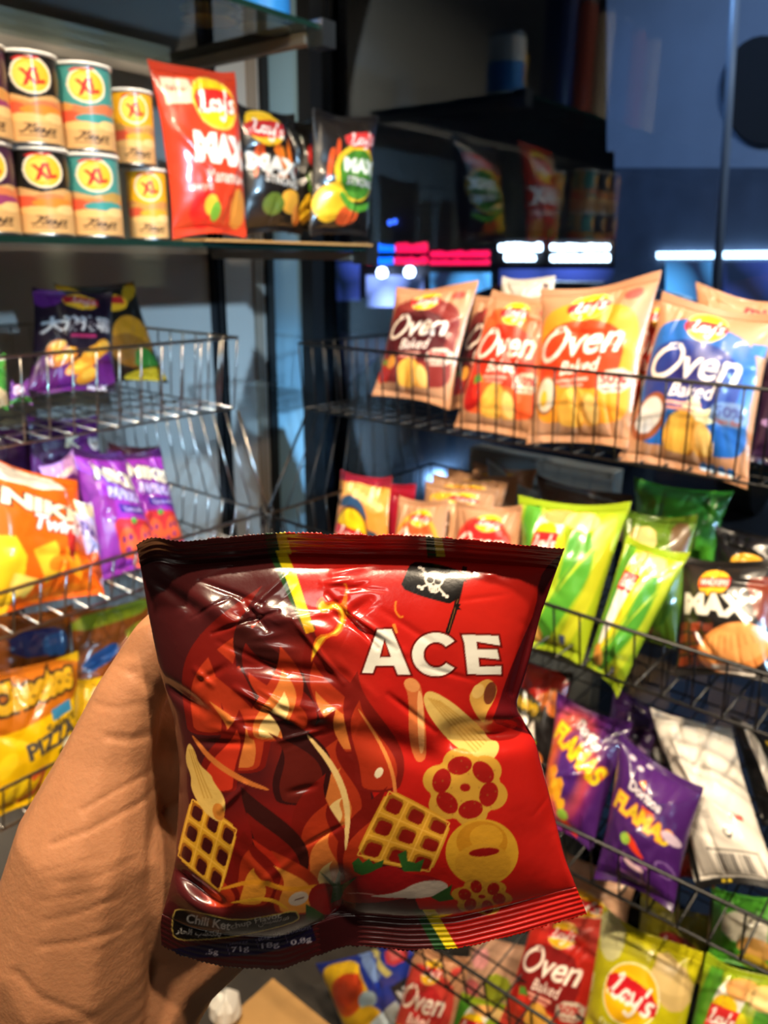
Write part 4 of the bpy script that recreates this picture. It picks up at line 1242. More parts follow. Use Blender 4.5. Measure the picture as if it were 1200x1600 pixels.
def cheet(w, h):
    a = Art(w * 2, h * 2, 100, 100, (240, 192, 10))
    a.poly([(0, 0), (100, 0), (100, 30), (60, 38), (20, 46), (0, 44)], (196, 110, 20), smooth=1)
    a.text('Cheetos', 50, 18, 84, 22, (226, 176, 30), bold=.09, rot=-8, shear=.1, outline=(40, 30, 26), ow=.08)
    a.poly([(60, 36), (84, 32), (86, 40), (62, 44)], (60, 140, 190))
    a.text('Select', 72, 46, 36, 7, (70, 60, 40), bold=.03, rot=-14)
    a.text('PIZZA', 62, 56, 56, 12, (60, 60, 70), bold=.04, rot=-14)
    a.ell(82, 66, 14, 8, (232, 226, 200), -10).ell(74, 76, 12, 8, (236, 206, 60))
    a.stroke([(40, 80), (54, 72), (48, 90), (30, 94)], 5, (226, 90, 50))
    for x, y in ((16, 66), (26, 84), (60, 88), (84, 90)): a.ell(x, y, 12, 6, (250, 214, 30), -50)
    a.ell(70, 66, 4, 2.6, (40, 36, 40))
    return a.blur(1)


bag('yellow crisp bag with black lettering in the lowest chrome basket', *Xs([(-46, 1052), (124, 1018), (128, 1230), (-20, 1288)], -.915, -.98), .028, cheet, seed=83, nu=110, nv=140)
bag('brown-orange crisp bag with blue label behind the yellow bag, cut by the picture edge', *Xs([(-30, 962), (112, 945), (118, 1090), (-24, 1095)], -1.06, -1.10), .022, plain((150, 80, 20), [([(20, 24), (90, 20), (90, 50), (20, 54)], (50, 60, 120)), ([(56, 30), (92, 26), (92, 52), (58, 54)], (60, 120, 180))]), seed=84)
bag('brown-orange crisp bag with yellow-green print behind the thumb', *Xs([(108, 955), (236, 930), (226, 1080), (112, 1100)], -1.02, -1.08), .022, plain((160, 82, 22), [([(0, 10), (50, 2), (96, 0), (96, 16), (50, 22), (0, 26)], (150, 160, 30)), ([(8, 56), (50, 40), (52, 58), (8, 74)], (40, 100, 180)), ([(60, 30), (96, 24), (96, 40), (60, 44)], (190, 180, 50))]), seed=85)
bag('yellow crisp bag lying behind the thumb in the lowest chrome basket', *Xs([(98, 1060), (190, 1050), (180, 1200), (90, 1230)], -.96, -1.0), .02, plain((236, 186, 20), [([(40, 10), (80, 14), (76, 40), (44, 36)], (236, 226, 200))], ells=[(50, 40, 8, 5, (40, 36, 30)), (46, 60, 16, 8, (226, 120, 50))]), seed=86)

# --- glass shelf
def maxred(w, h):
    a = Art(w * 2, h * 2, 100, 100, (214, 62, 34))
    a.poly([(6, 9), (34, 9), (34, 24), (6, 25)], (236, 206, 180)).text('Рифлёные', 20, 16, 22, 5, (190, 110, 90), bold=.01)
    a.ell(60, 22, 29, 17, (250, 200, 90)).ell(60, 22, 27, 15.5, (250, 200, 30))
    a.poly([(34, 16), (60, 13), (87, 15), (86, 30), (60, 27), (34, 30)], (206, 36, 34), smooth=1)
    a.script("Lay's", 60, 22, 48, 13.8, (252, 244, 238), rot=-3, shear=.1, pen=.17)
    a.text('MAX', 62, 50, 76, 18, (252, 246, 240), bold=.09, rot=4)
    a.text('Халапеньо', 66, 66, 62, 7, (246, 226, 214), bold=.03, rot=2)
    a.text('вкус', 30, 72, 22, 4, (246, 210, 200), bold=.02)
    a.ell(34, 85, 18, 11, (222, 34, 30), -20).ell(40, 82, 8, 6, (246, 196, 60)).ell(46, 86, 6, 6, (120, 190, 60)).ell(82, 84, 14, 12, (226, 150, 60))
    return a.blur(1)


def maxblack(lime):
    def f(w, h):
        a = Art(w * 2, h * 2, 100, 100, (26, 21, 19))
        rr = random.Random(3)
        for i in range(8):
            x = rr.uniform(8, 92); a.stroke([(x, 12 + rr.uniform(0, 20)), (x + rr.uniform(-8, 8), 34), (x + rr.uniform(-8, 8), 56)], rr.uniform(3, 8), (206, 70 + rr.randint(0, 50), 26), taper=True)
        if lime:
            a.ell(58, 50, 38, 23, (236, 190, 40)).ell(60, 51, 33, 20, (70, 130, 40))
            a.poly([(36, 18), (92, 14), (92, 28), (38, 30)], (206, 50, 50), smooth=1).script("Lay's", 66, 22, 46, 10.3, (246, 226, 226), rot=-5, shear=.1, pen=.17)
            a.text('MAX', 66, 44, 62, 12, (240, 240, 228), bold=.08, rot=2).text('STRONG', 66, 57, 54, 7, (220, 220, 210), bold=.03, rot=4, outline=(20, 20, 20))
            a.ell(22, 74, 22, 16, (240, 186, 40), 30).ell(50, 84, 18, 8, (226, 90, 40)).stroke([(30, 66), (56, 80), (92, 74)], 8, (90, 160, 50))
        else:
            a.ell(36, 16, 30, 15, (246, 190, 40)).poly([(4, 12), (68, 8), (68, 24), (4, 26)], (200, 40, 44), smooth=1).script("Lay's", 37, 17, 54, 12.6, (250, 236, 230), rot=6, shear=.1, pen=.17)
            a.text('MAX', 46, 46, 84, 14, (222, 218, 210), bold=.08, rot=7).text('STRONG', 56, 58, 62, 7, (210, 206, 200), bold=.04, rot=7)
            a.ell(72, 74, 22, 10, (236, 170, 60)).ell(40, 76, 16, 9, (90, 110, 40)).ell(86, 84, 10, 9, (226, 140, 60))
        return a.blur(1)
    return f


bag('red crisp bag with large white lettering on the glass shelf beside the cans', *Xs([(233, 91), (371, 112), (388, 370), (274, 372)], -1.02, -1.05), .03, maxred, seed=91, nu=110, nv=170, bend=.006)
bag('black crisp bag with a yellow topped logo, beside the red bag on the shelf', *Xs([(371, 160), (462, 178), (474, 366), (376, 370)], -1.07, -1.09), .026, maxblack(0), seed=92, nu=100, nv=140)
bag('narrow black crisp bag turned sideways between two wider black bags', *Xs([(444, 186), (490, 182), (492, 364), (448, 366)], -1.08, -1.09), .03, plain((24, 22, 20), [([(40, 24), (80, 24), (80, 44), (40, 44)], (206, 50, 50)), ([(30, 46), (80, 44), (70, 68), (40, 66)], (90, 150, 40))], [(('M', 58, 52, 30, 12, (235, 235, 220)), dict(bold=.06))], [(46, 80, 26, 14, (236, 190, 40))]), seed=93, nu=60, nv=110)
bag('black crisp bag with a green and yellow oval, at the end of the glass shelf', *Xs([(487, 170), (590, 182), (574, 372), (482, 368)], -1.01, -1.03), .028, maxblack(1), seed=94, nu=100, nv=140)

# ------------------------------------------------------------------ carton low in the corner
c0 = atZ(424, 1524, .20)
bx = empty('cardboard_carton', (c0.x + .2, c0.y - .2, 0)); tag(bx, 'tan cardboard carton standing on the floor under the racks', 'carton')
x1_, y0_ = c0.x + .42, c0.y - .46
MB().box((c0.x, y0_, 0), (x1_, c0.y, .19)).build('body', M_CARD, bx)
MB().prism([V((c0.x + .004, y0_, .192)), V((x1_ - .21, y0_, .192)), V((x1_ - .21, c0.y, .192)), V((c0.x + .004, c0.y, .192))], (0, 0, .004)).build('flap', M_CARD, bx)
MB().prism([V((x1_ - .205, y0_, .192)), V((x1_, y0_, .192)), V((x1_, c0.y, .192)), V((x1_ - .205, c0.y, .192))], (0, 0, .004)).build('flap', M_CARD, bx)
cw = atZ(352, 1568, .235)
wv = MB().lathe((0, 0, -.03), [(.006, 0), (.02, .006), (.027, .022), (.024, .042), (.012, .056), (.003, .06)], 26)
wp = np.array(wv.v); rr = np.random.RandomState(3)
wp *= 1 + .18 * np.sin(wp[:, :1] * 260 + wp[:, 1:2] * 190) * np.cos(wp[:, 2:3] * 210)
o = mesh_obj('paper_ball', wp, wv.f, material('white_paper', rgb(225, 222, 215), rough=.8), smooth=False)
o.location = (cw.x, cw.y, .226); tag(o, 'crumpled white paper lying on the tan carton', 'paper')

# ------------------------------------------------------------------ the maroon and red bag held in the hand
OX, OY = 180., 820.


def c1(*q): return [(200 + x * .3 - OX, 820 + y * .3 - OY) for x, y in q]
def c2(*q): return [(540 + x * .3 - OX, 820 + y * .3 - OY) for x, y in q]
def c3(*q): return [(220 + x * .3 - OX, 1150 + y * .3 - OY) for x, y in q]
def c4(*q): return [(540 + x / 3 - OX, 1150 + y / 3 - OY) for x, y in q]
def pp(*q): return [(x - OX, y - OY) for x, y in q]


MAR, REDC = (72, 24, 26), (182, 28, 22)
A = Art(1520, 1420, 760, 710, MAR)
A.poly(pp((440, 820), (940, 820), (940, 1530), (730, 1530), (655, 1420), (600, 1290), (548, 1150), (490, 985), (452, 900)), REDC)
A.ell(*pp((760, 960))[0], 150, 120, (192, 34, 24), soft=.8)
# maroon gusset down the far side
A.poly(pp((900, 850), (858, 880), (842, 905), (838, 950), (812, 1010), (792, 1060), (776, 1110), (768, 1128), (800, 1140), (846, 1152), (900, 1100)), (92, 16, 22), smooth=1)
A.poly(pp((775, 1128), (806, 1134), (840, 1150), (862, 1240), (890, 1330), (900, 1400), (950, 1400), (900, 1100)), (138, 16, 22), smooth=1)  # darker red strip below it, shade put into the print
# green and yellow stripe
A.poly(pp((418, 860), (438, 860), (494, 985), (476, 990), (462, 960)), (40, 78, 40))
A.poly(pp((412, 826), (428, 826), (440, 866), (420, 866)), (22, 56, 30)).poly(pp((430, 826), (444, 826), (456, 866), (438, 866)), (206, 186, 30))
A.poly(pp((430, 860), (447, 860), (464, 900), (492, 988), (478, 992), (456, 930)), (236, 214, 20))
A.poly(pp((664, 826), (680, 826), (688, 872), (668, 872)), (30, 62, 30)).poly(pp((676, 826), (688, 826), (696, 870), (682, 870)), (206, 186, 40))
A.poly(pp((646, 1422), (662, 1422), (712, 1500), (688, 1500)), (36, 74, 36)).poly(pp((660, 1422), (680, 1422), (726, 1500), (708, 1500)), (236, 206, 20))


def flame(x, y, h, wd, lean, cols):
    """a curling flame tongue in nested colours, foot at x, y"""
    x -= OX; y -= OY
    for k, c in enumerate(cols):
        s_ = 1 - .26 * k
        hh_, w_ = h * s_, wd * s_
        y_ = y - k * h * .02
        L, R_ = [], []
        for t in np.linspace(0, 1, 9):
            cx_ = x + lean * t * t + math.sin(t * 4.4 + h) * w_ * .38 * t
            ww = w_ * (math.sin(math.pi * (.30 + .70 * t)) ** 1.1) * .5
            L.append((cx_ - ww, y_ - hh_ * t)); R_.append((cx_ + ww, y_ - hh_ * t))
        A.poly(L + R_[::-1], c, smooth=2)


A.ell(*pp((430, 1330))[0], 170, 130, (126, 24, 20), soft=.6)
A.ell(*pp((500, 1120))[0], 110, 190, (150, 34, 22), soft=.7)
O1, O2, O3, O4 = (118, 24, 18), (170, 52, 26), (206, 116, 54), (232, 198, 130)
for args in ((330, 1150, 235, 90, 60, (O1, (176, 54, 28), O2)), (380, 1210, 220, 80, -40, (O1, O2, O3)), (455, 1150, 190, 110, -60, ((60, 20, 18), O1, O2)),
             (545, 1180, 190, 90, -46, (O1, O2, O3)), (420, 1160, 150, 74, 30, (O2, O3, O4)), (520, 1300, 190, 110, 20, (O1, O2, O3, O4)),
             (590, 1240, 190, 80, -20, ((120, 26, 20), (170, 50, 26))), (470, 1260, 150, 90, -40, ((52, 18, 18), (90, 26, 20))), (345, 1240, 130, 60, 14, (O1, (196, 52, 30))),
             (505, 1400, 190, 100, 18, (O1, O2, O3, O4)), (430, 1400, 170, 90, -20, ((56, 20, 18), O1, (184, 44, 26))), (560, 1390, 160, 60, 26, (O1, O2)),
             (390, 1420, 120, 80, 20, (O1, O2, (226, 150, 50))), (460, 1430, 100, 70, -20, (O2, (230, 150, 60))), (345, 1420, 90, 60, -10, (O1, (190, 60, 30)))):
    flame(*args)
for q, wd, c in (((( 300, 1150), (330, 1190), (380, 1222), (420, 1236)), 9, (206, 116, 54)), (((480, 1150), (522, 1200), (545, 1260), (540, 1330)), 10, (232, 198, 130)),
                 (((560, 1110), (600, 1170), (620, 1230), (612, 1300)), 6, (216, 130, 66)), (((340, 1392), (400, 1376), (450, 1394), (500, 1384)), 8, (226, 150, 40)), (((360, 1412), (420, 1404), (450, 1422)), 6, (236, 176, 50))):
    A.stroke(pp(*q), wd, c, taper=True)
A.ell(*pp((592, 1209))[0], 6, 9, (240, 225, 190), 30)
# licking flame in yellow by the stripe
A.poly(c1((950, 735), (960, 640), (985, 580), (1060, 570), (1095, 520), (1100, 470), (1080, 440), (1040, 455), (1010, 470), (975, 430), (985, 400), (1015, 370), (1030, 410), (1075, 400), (1110, 420), (1125, 370), (1138, 330), (1115, 305), (1145, 310), (1142, 400), (1140, 500), (1105, 580), (1040, 590), (1005, 640), (975, 680)), (214, 110, 30), smooth=1)
A.poly(c1((955, 715), (968, 640), (995, 592), (1060, 580), (1105, 525), (1112, 462), (1085, 428), (1040, 445), (1010, 458), (984, 430), (1015, 390), (1030, 425), (1080, 412), (1122, 440), (1126, 505), (1095, 568), (1035, 582), (1000, 632)), (240, 196, 50), smooth=1)
A.stroke(c2((262, 400), (255, 450), (285, 490), (300, 480)), 3, (226, 130, 40)).stroke(c2((250, 520), (265, 570)), 5, (226, 130, 50))
# black flag with a plain skull and crossed bones
A.stroke(c2((622, 218), (575, 430), (528, 575)), 7, (20, 14, 14), smooth=0).stroke(c2((585, 390), (535, 560)), 1.6, (120, 80, 40), smooth=0)
A.poly(c2((340, 195), (420, 196), (520, 215), (612, 246), (590, 330), (562, 420), (470, 396), (380, 370), (284, 330), (312, 262)), (17, 15, 16), smooth=1)
for a_, b_ in (((395, 228), (520, 372)), ((545, 265), (390, 330))):
    A.stroke(c2(a_, b_), 3.4, (226, 220, 212), smooth=0)
    for e_ in (a_, b_):
        for d_ in (-8, 8): A.ell(*c2((e_[0] + d_, e_[1] + d_ * .6))[0], 3, 3, (226, 220, 212))
A.ell(*c2((462, 285))[0], 15.5, 13.5, (230, 224, 216)).poly(c2((428, 305), (496, 312), (484, 362), (432, 355)), (226, 220, 212), smooth=1)
A.ell(*c2((441, 289))[0], 5.2, 5, (18, 14, 14)).ell(*c2((480, 297))[0], 5.2, 5, (18, 14, 14)).ell(*c2((458, 312))[0], 1.8, 2, (18, 14, 14))
for k_ in range(5): A.stroke(c2((432 + 12 * k_, 330), (432 + 12 * k_, 350)), .7, (60, 40, 40), smooth=0)
A.poly(c2((605, 262), (640, 272), (625, 285), (632, 300), (606, 290)), (20, 14, 14)).poly(c2((570, 415), (600, 416), (590, 432), (606, 448), (574, 440)), (20, 14, 14))
# the word
EDGE, WHT = (96, 14, 10), (232, 230, 220)
outA = [(165, 550), (240, 548), (338, 785), (272, 787), (252, 738), (156, 740), (142, 778), (86, 776)]
holeA = [(203, 598), (236, 694), (178, 696)]
outE = [(605, 576), (796, 580), (806, 632), (682, 612), (686, 652), (790, 652), (802, 704), (692, 694), (697, 742), (812, 738), (812, 784), (636, 782), (618, 618)]
Cc = []
for t in np.linspace(38, 322, 40):
    r_ = math.radians(t); Cc.append((470 + 124 * math.cos(r_), 680 - 114 * math.sin(r_)))
for t in np.linspace(320, 40, 40):
    r_ = math.radians(t); Cc.append((472 + 66 * math.cos(r_), 682 - 66 * math.sin(r_)))


def grow(p, g):
    p = np.array(p, float); a_ = np.roll(p, 1, 0); b_ = np.roll(p, -1, 0)
    area = np.sum(p[:, 0] * b_[:, 1] - b_[:, 0] * p[:, 1])
    e1 = p - a_; e2 = b_ - p
    n1 = np.stack([e1[:, 1], -e1[:, 0]], 1); n2 = np.stack([e2[:, 1], -e2[:, 0]], 1)
    n1 /= np.linalg.norm(n1, axis=1)[:, None]; n2 /= np.linalg.norm(n2, axis=1)[:, None]
    n_ = n1 + n2; n_ /= np.maximum((n_ * n_).sum(1, keepdims=True) / 2, .5)
    return [tuple(x) for x in p + n_ * g * (1 if area > 0 else -1)]


for L, hole in ((outA, holeA), (Cc, None), (outE, None)):
    A.poly(c2(*grow(L, 10)), EDGE)
for L, hole in ((outA, holeA), (Cc, None), (outE, None)):
    A.poly(c2(*L), WHT)
    if hole: A.poly(c2(*grow(hole, 0)), EDGE); A.poly(c2(*grow(hole, -9)), (176, 40, 24))
# snacks pictured on the far half
A.poly(c2((300, 830), (340, 795), (385, 825), (400, 880), (410, 960), (424, 1180), (410, 1240), (360, 1240), (326, 1100), (330, 900)), (206, 110, 60), smooth=2)
A.poly(c2((370, 860), (400, 880), (408, 1000), (412, 1190), (380, 1200)), (236, 170, 110), smooth=2)
A.ell(*c2((345, 840))[0], 13, 10, (226, 150, 90), 30)
chip = (222, 186, 104)
A.poly(c2((410, 880), (450, 866), (560, 930), (640, 1000), (720, 1070), (745, 1120), (800, 1130), (800, 1190), (740, 1260), (690, 1220), (600, 1180), (520, 1110), (440, 1010), (404, 930)), chip, smooth=2)
for j in range(5): A.stroke(c2((430 + 14 * j, 905 + 4 * j), (560 + 20 * j, 1060 - 6 * j), (680 + 14 * j, 1190 - 14 * j)), 2.2, (200, 156, 74))
A.poly(c2((640, 890), (690, 826), (750, 800), (796, 850), (772, 925), (736, 980), (722, 1040), (690, 1010), (656, 950)), (216, 164, 76), smooth=2)
A.ell(*c2((752, 880))[0], 9, 18, (120, 60, 36), 14)
A.ell(*c2((690, 870))[0], 9, 12, (232, 190, 110), 30)


def wheel(x, y, rx, ry, rot, col, n=6, bg=(150, 24, 20)):
    x -= OX; y -= OY
    for k_ in range(n):
        t = 2 * math.pi * k_ / n + rot; A.ell(x + rx * .68 * math.cos(t), y + ry * .68 * math.sin(t), rx * .42, ry * .42, col)
    A.ell(x, y, rx * .9, ry * .9, col)
    for k_ in range(n):
        t = 2 * math.pi * k_ / n + rot; A.ell(x + rx * .62 * math.cos(t), y + ry * .62 * math.sin(t), rx * .23, ry * .34, bg, math.degrees(t))
    A.ell(x, y, rx * .13, ry * .11, bg)
    for k_ in range(30):
        t = k_ * 2.4; q = .35 + .6 * ((k_ * 37) % 17) / 17
        A.ell(x + rx * q * math.cos(t), y + ry * q * math.sin(t), 1.6, 1.6, (150, 104, 40), alpha=.5)


def waffle(poly, n, m_, col, shade, bg, th=.15):
    """poly: four corners in print coordinates; n x m_ openings"""
    P4 = [np.array(q) for q in poly]
    B = lambda s_, t: tuple((P4[0] * (1 - s_) + P4[1] * s_) * (1 - t) + (P4[3] * (1 - s_) + P4[2] * s_) * t)
    A.poly([B(-.02, .03), B(.97, -.02), B(1.03, .97), B(.03, 1.04)], shade, smooth=1)
    A.poly([B(0, 0), B(.5, -.02), B(1, 0), B(1.01, .5), B(1, 1), B(.5, 1.01), B(0, 1), B(-.01, .5)], col, smooth=1)
    for i in range(n):
        for j in range(m_):
            a0, a1 = (i + th) / n, (i + 1 - th) / n; b0, b1 = (j + th) / m_, (j + 1 - th) / m_
            for g, cl in ((0, shade), (.035, bg)):
                p, q = a0 + g, b0 + g; k_ = .035
                A.poly([B(p + k_, q), B(a1 - k_, q), B(a1, q + k_), B(a1, b1 - k_), B(a1 - k_, b1), B(p + k_, b1), B(p, b1 - k_), B(p, q + k_)], cl)
    lite = tuple(min(255, c_ + 26) for c_ in col)
    for i in range(n + 1): A.stroke([B(min(max(i / n, .03), .97), .03), B(min(max(i / n, .03), .97), .97)], 2.2, lite, smooth=0)
    for j in range(m_ + 1): A.stroke([B(.03, min(max(j / m_, .03), .97)), B(.97, min(max(j / m_, .03), .97))], 2.2, lite, smooth=0)


wheel(727, 1232, 62, 57, .3, (196, 148, 54))
waffle(c4((200, 250), (500, 410), (400, 650), (40, 570)), 3, 3, (206, 150, 44), (150, 96, 26), (128, 24, 18))
A.ell(*c4((640, 550))[0], 57, 52, (206, 154, 44)).ell(*c4((640, 500))[0], 40, 32, (190, 130, 30)).ell(*c4((660, 480))[0], 26, 20, (206, 150, 40)).ell(*c4((645, 600))[0], 44, 30, (200, 146, 42))
A.ell(*c4((650, 549))[0], 24, 6.5, (136, 20, 20), -6)
wheel(753, 1402, 44, 26, .2, (190, 138, 44))
for p_ in (((30, 600), (60, 575), (80, 600), (110, 580), (130, 605), (180, 585), (170, 620), (90, 665), (40, 640)), ((245, 560), (285, 540), (290, 590), (330, 600), (370, 580), (350, 640), (270, 640))):
    A.poly(c4(*p_), (46, 92, 40), smooth=0)
A.poly(c4((-30, 700), (10, 665), (100, 655), (170, 615), (230, 610), (290, 650), (400, 660), (470, 690), (440, 740), (300, 760), (120, 790), (-20, 780)), (146, 22, 26), smooth=2)
A.stroke(c4((0, 740), (90, 740), (180, 760)), 2, (210, 140, 130), taper=True)
A.poly(c4((80, 756), (240, 742), (330, 690), (430, 676), (486, 700), (470, 735), (380, 765), (240, 764)), (196, 182, 170), smooth=2)
A.poly(c4((400, 760), (470, 720), (500, 700), (490, 745), (510, 770), (440, 780)), (46, 84, 36))
# snacks pictured on the near half
waffle(c3((262, 318), (508, 488), (412, 832), (184, 628)), 3, 3, (222, 164, 44), (166, 100, 26), (70, 22, 22), th=.15)
A.poly(c3((245, 26), (280, 76), (300, 150), (370, 210), (375, 240), (438, 325), (440, 400), (415, 456), (378, 440), (330, 400), (290, 340), (258, 270), (262, 210), (228, 130)), (226, 186, 100), smooth=2)
for j in range(3): A.stroke(c3((250 + 10 * j, 70), (285 + 12 * j, 190), (330 + 20 * j, 330)), 1.6, (196, 150, 66))
A.ell(*c3((404, 400))[0], 9, 14, (206, 130, 50), -14)
# tomato, herb and label
A.ell(*c3((960, 850))[0], 26, 24, (140, 22, 24)).poly(c3((1000, 790), (930, 710), (1010, 770), (1035, 700), (1040, 780), (1130, 735), (1060, 800), (1040, 850), (990, 870)), (40, 84, 40))
A.poly(c3((860, 880), (900, 900), (950, 930), (960, 960), (860, 970)), (44, 84, 38)).ell(*c3((820, 852))[0], 16, 10, (206, 190, 176), -20).stroke(c3((800, 860), (850, 845)), 1.6, (90, 50, 40), smooth=0)
lab = [(172, 915), (210, 905), (330, 935), (500, 972), (700, 940), (800, 916), (820, 940), (816, 962), (700, 1000), (500, 1040), (330, 1058), (200, 1060), (164, 1030)]
A.poly(c3(*grow(lab, 7)), (206, 180, 90), smooth=1).poly(c3(*lab), (22, 16, 17), smooth=1)
A.text('Chili Ket', *c3((352, 972))[0], 70, 14, (236, 232, 224), rot=11, bold=.03)
A.text('chup Flavor', *c3((600, 970))[0], 82, 11, (206, 200, 190), rot=-13, bold=.02)
A.text('\ufead\ufe8e\ufea4\ufedf\ufe8d', *c3((225, 1020))[0], 25, 12, (232, 228, 220), rot=7, bold=.03)
A.text('\ufe90\ufeb8\ufe98\ufedc\ufedf\ufe8e\ufe91', *c3((350, 1030))[0], 40, 12, (226, 222, 214), rot=2, bold=.03)
A.text('\ufeb2\ufe92\ufeb4\ufe98\ufeb3', *c3((690, 970))[0], 50, 9, (190, 184, 176), rot=-12, bold=.02)
A.poly(c3((150, 1112), (300, 1090), (450, 1078), (600, 1050), (750, 1020), (890, 985), (915, 1065), (760, 1100), (600, 1140), (450, 1150), (200, 1160)), (24, 18, 52), smooth=0)
for x0_ in (445, 598, 748): A.stroke(c3((x0_, 1085 - (x0_ - 445) * .2), (x0_ + 18, 1140 - (x0_ - 445) * .2)), .9, (120, 110, 140), smooth=0)
for t_, q_, w_, r_ in (('.5g', (370, 1128), 20, 0), ('71g', (518, 1112), 28, -6), ('18g', (675, 1092), 28, -9), ('0.8g', (835, 1070), 33, -12)):
    A.text(t_, *c3(q_)[0], w_, 11, (196, 190, 206), rot=r_, bold=.02)
A.text('total fat', *c3((668, 1046))[0], 36, 6.5, (176, 170, 190), rot=-12, bold=.01).text('sodium', *c3((822, 1008))[0], 38, 7, (176, 170, 190), rot=-14, bold=.01)
A.text('energy', *c3((510, 1080))[0], 30, 4.5, (120, 112, 140), rot=-8, bold=0)
A.blur(2)

left = [(213, 850), (222, 900), (232, 960), (250, 1050), (272, 1125), (281, 1200), (278, 1280), (275, 1340), (266, 1385), (250, 1440), (252, 1476)]
right = [(882, 857), (868, 895), (845, 960), (825, 1040), (805, 1105), (836, 1155), (858, 1240), (882, 1340), (917, 1428)]
topc = [(213, 850), (240, 836), (275, 846), (370, 838), (440, 832), (560, 836), (640, 836), (720, 842), (800, 849), (882, 857)]
botc = [(252, 1476), (290, 1497), (357, 1511), (441, 1516), (500, 1492), (540, 1478), (590, 1480), (640, 1485), (720, 1482), (800, 1462), (917, 1428)]


def curve(p, n):
    p = np.array(p, float); s_ = np.r_[0, np.cumsum(np.linalg.norm(np.diff(p, axis=0), axis=1))]; s_ /= s_[-1]
    t = np.linspace(0, 1, n); q = np.stack([np.interp(t, s_, p[:, k_]) for k_ in (0, 1)], 1)
    k_ = max(3, n // 26); ker = np.ones(k_) / k_
    for _ in range(2):
        e = np.concatenate([2 * q[0] - q[1:k_ // 2 + 1][::-1], q, 2 * q[-1] - q[-k_ // 2 - (0 if k_ % 2 == 0 else 0):-1][::-1]])
        q2 = np.stack([np.convolve(e[:, c_], ker, 'same') for c_ in (0, 1)], 1)[k_ // 2:k_ // 2 + n]
        q2[0], q2[-1] = q[0], q[-1]; q = q2
    return q


NU, NV = 430, 410
u = np.linspace(0, 1, NU); v = np.linspace(0, 1, NV)        # v runs down from the top seal
Lc, Rc, Tc, Bc = curve(left, NV), curve(right, NV), curve(topc, NU), curve(botc, NU)
U, Vv = np.meshgrid(u, v)
U3, V3 = U[..., None], Vv[..., None]
PX = ((1 - U3) * Lc[:, None] + U3 * Rc[:, None] + (1 - V3) * Tc[None] + V3 * Bc[None]
      - ((1 - U3) * (1 - V3) * Tc[0] + U3 * (1 - V3) * Tc[-1] + (1 - U3) * V3 * Bc[0] + U3 * V3 * Bc[-1]))
X, Y = PX[..., 0], PX[..., 1]
s0, s1 = .058, .075
vb = np.clip((Vv - s0) / (1 - s0 - s1), 0, 1)
prof = np.clip(1 - np.abs(2 * U - 1) ** 2.6, 0, 1) ** .7 * np.clip(1 - np.abs(2 * vb - 1) ** 2.6, 0, 1) ** .65


def seg(ax, ay, bx, by, wd, fade=1.0):
    """closeness to a crease drawn from a to b, 1 on it"""
    dx, dy = bx - ax, by - ay; l2 = dx * dx + dy * dy
    t = np.clip(((X - ax) * dx + (Y - ay) * dy) / l2, 0, 1)
    d2 = (X - ax - t * dx) ** 2 + (Y - ay - t * dy) ** 2
    return np.exp(-d2 / (wd * wd)) * np.sin(np.pi * np.clip(.12 + .76 * t, 0, 1)) ** fade


rs = np.random.RandomState(8)
cre = 0
for _ in range(64):                                           # small crumples, thickest on the near upper half
    zone = rs.rand()
    if zone < .62: cx_, cy_ = rs.uniform(290, 560), rs.uniform(885, 1160)
    elif zone < .8: cx_, cy_ = rs.uniform(560, 830), rs.uniform(880, 1120)
    else: cx_, cy_ = rs.uniform(300, 880), rs.uniform(1150, 1430)
    a_ = rs.uniform(-.9, .9); l_ = rs.uniform(18, 60)
    cre = cre + seg(cx_ - l_ * math.cos(a_), cy_ - l_ * math.sin(a_), cx_ + l_ * math.cos(a_), cy_ + l_ * math.sin(a_), rs.uniform(3, 8)) * rs.uniform(-1, 1)
big = (-.0075 * seg(525, 1380, 532, 1500, 26, .3) - .006 * seg(700, 1150, 845, 1140, 20, .5) + .003 * seg(760, 1120, 850, 1112, 16) - .004 * seg(276, 1356, 350, 1404, 10)
       + .003 * seg(272, 1384, 345, 1428, 14) - .0022 * seg(236, 905, 320, 960, 10) + .0020 * seg(300, 930, 420, 1000, 16) - .0025 * seg(250, 1062, 330, 1110, 10)
       + .0022 * seg(400, 950, 540, 1010, 18) - .0020 * seg(380, 1040, 540, 1060, 12) + .0022 * seg(440, 1100, 560, 1130, 14) - .0026 * seg(560, 1140, 700, 1190, 20)
       - .0030 * seg(845, 930, 800, 1080, 9, .5) + .0025 * seg(868, 1300, 900, 1400, 12))
wob = vnoise(U, Vv, 5, 5, 3) * .0016 + vnoise(U, Vv, 12, 12, 4) * .0006
inn = np.clip(prof, 0, 1) ** .5
bul = .0175 * prof + inn * (.00135 * cre + wob) + big * np.clip(inn + .25, 0, 1)
rib = np.where(Vv < s0, .0003 * np.sin(Vv / s0 * 2 * math.pi * 4), 0) + np.where(Vv > 1 - s1, np.clip((U - .3) * 5, .25, 1) * .00022 * np.sin((Vv - 1 + s1) / s1 * 2 * math.pi * 6), 0)
tilt = np.where(Vv < s0, .010 * (1 - Vv / s0), 0)              # the top seal curls towards the viewer
roll = .006 * np.exp(-((X - 250) / 34) ** 2) * np.clip(1 - Vv / s0, 0, 1)
lowfold = -.005 * np.clip((Vv - .93) / .07, 0, 1) * np.exp(-((X - 370) / 150) ** 4)
DEP = .264 + .012 * Vv + .0015 * np.sin(U * 5 + 1) * np.abs(2 * Vv - 1) ** 3
k_ = (bul + rib)[..., None]
base3 = np.array(EYE) + (np.array(FWD) + (X - 600)[..., None] / F * np.array(RIGHT) + (800 - Y)[..., None] / F * np.array(UP)) * (DEP - tilt - roll - lowfold)[..., None]
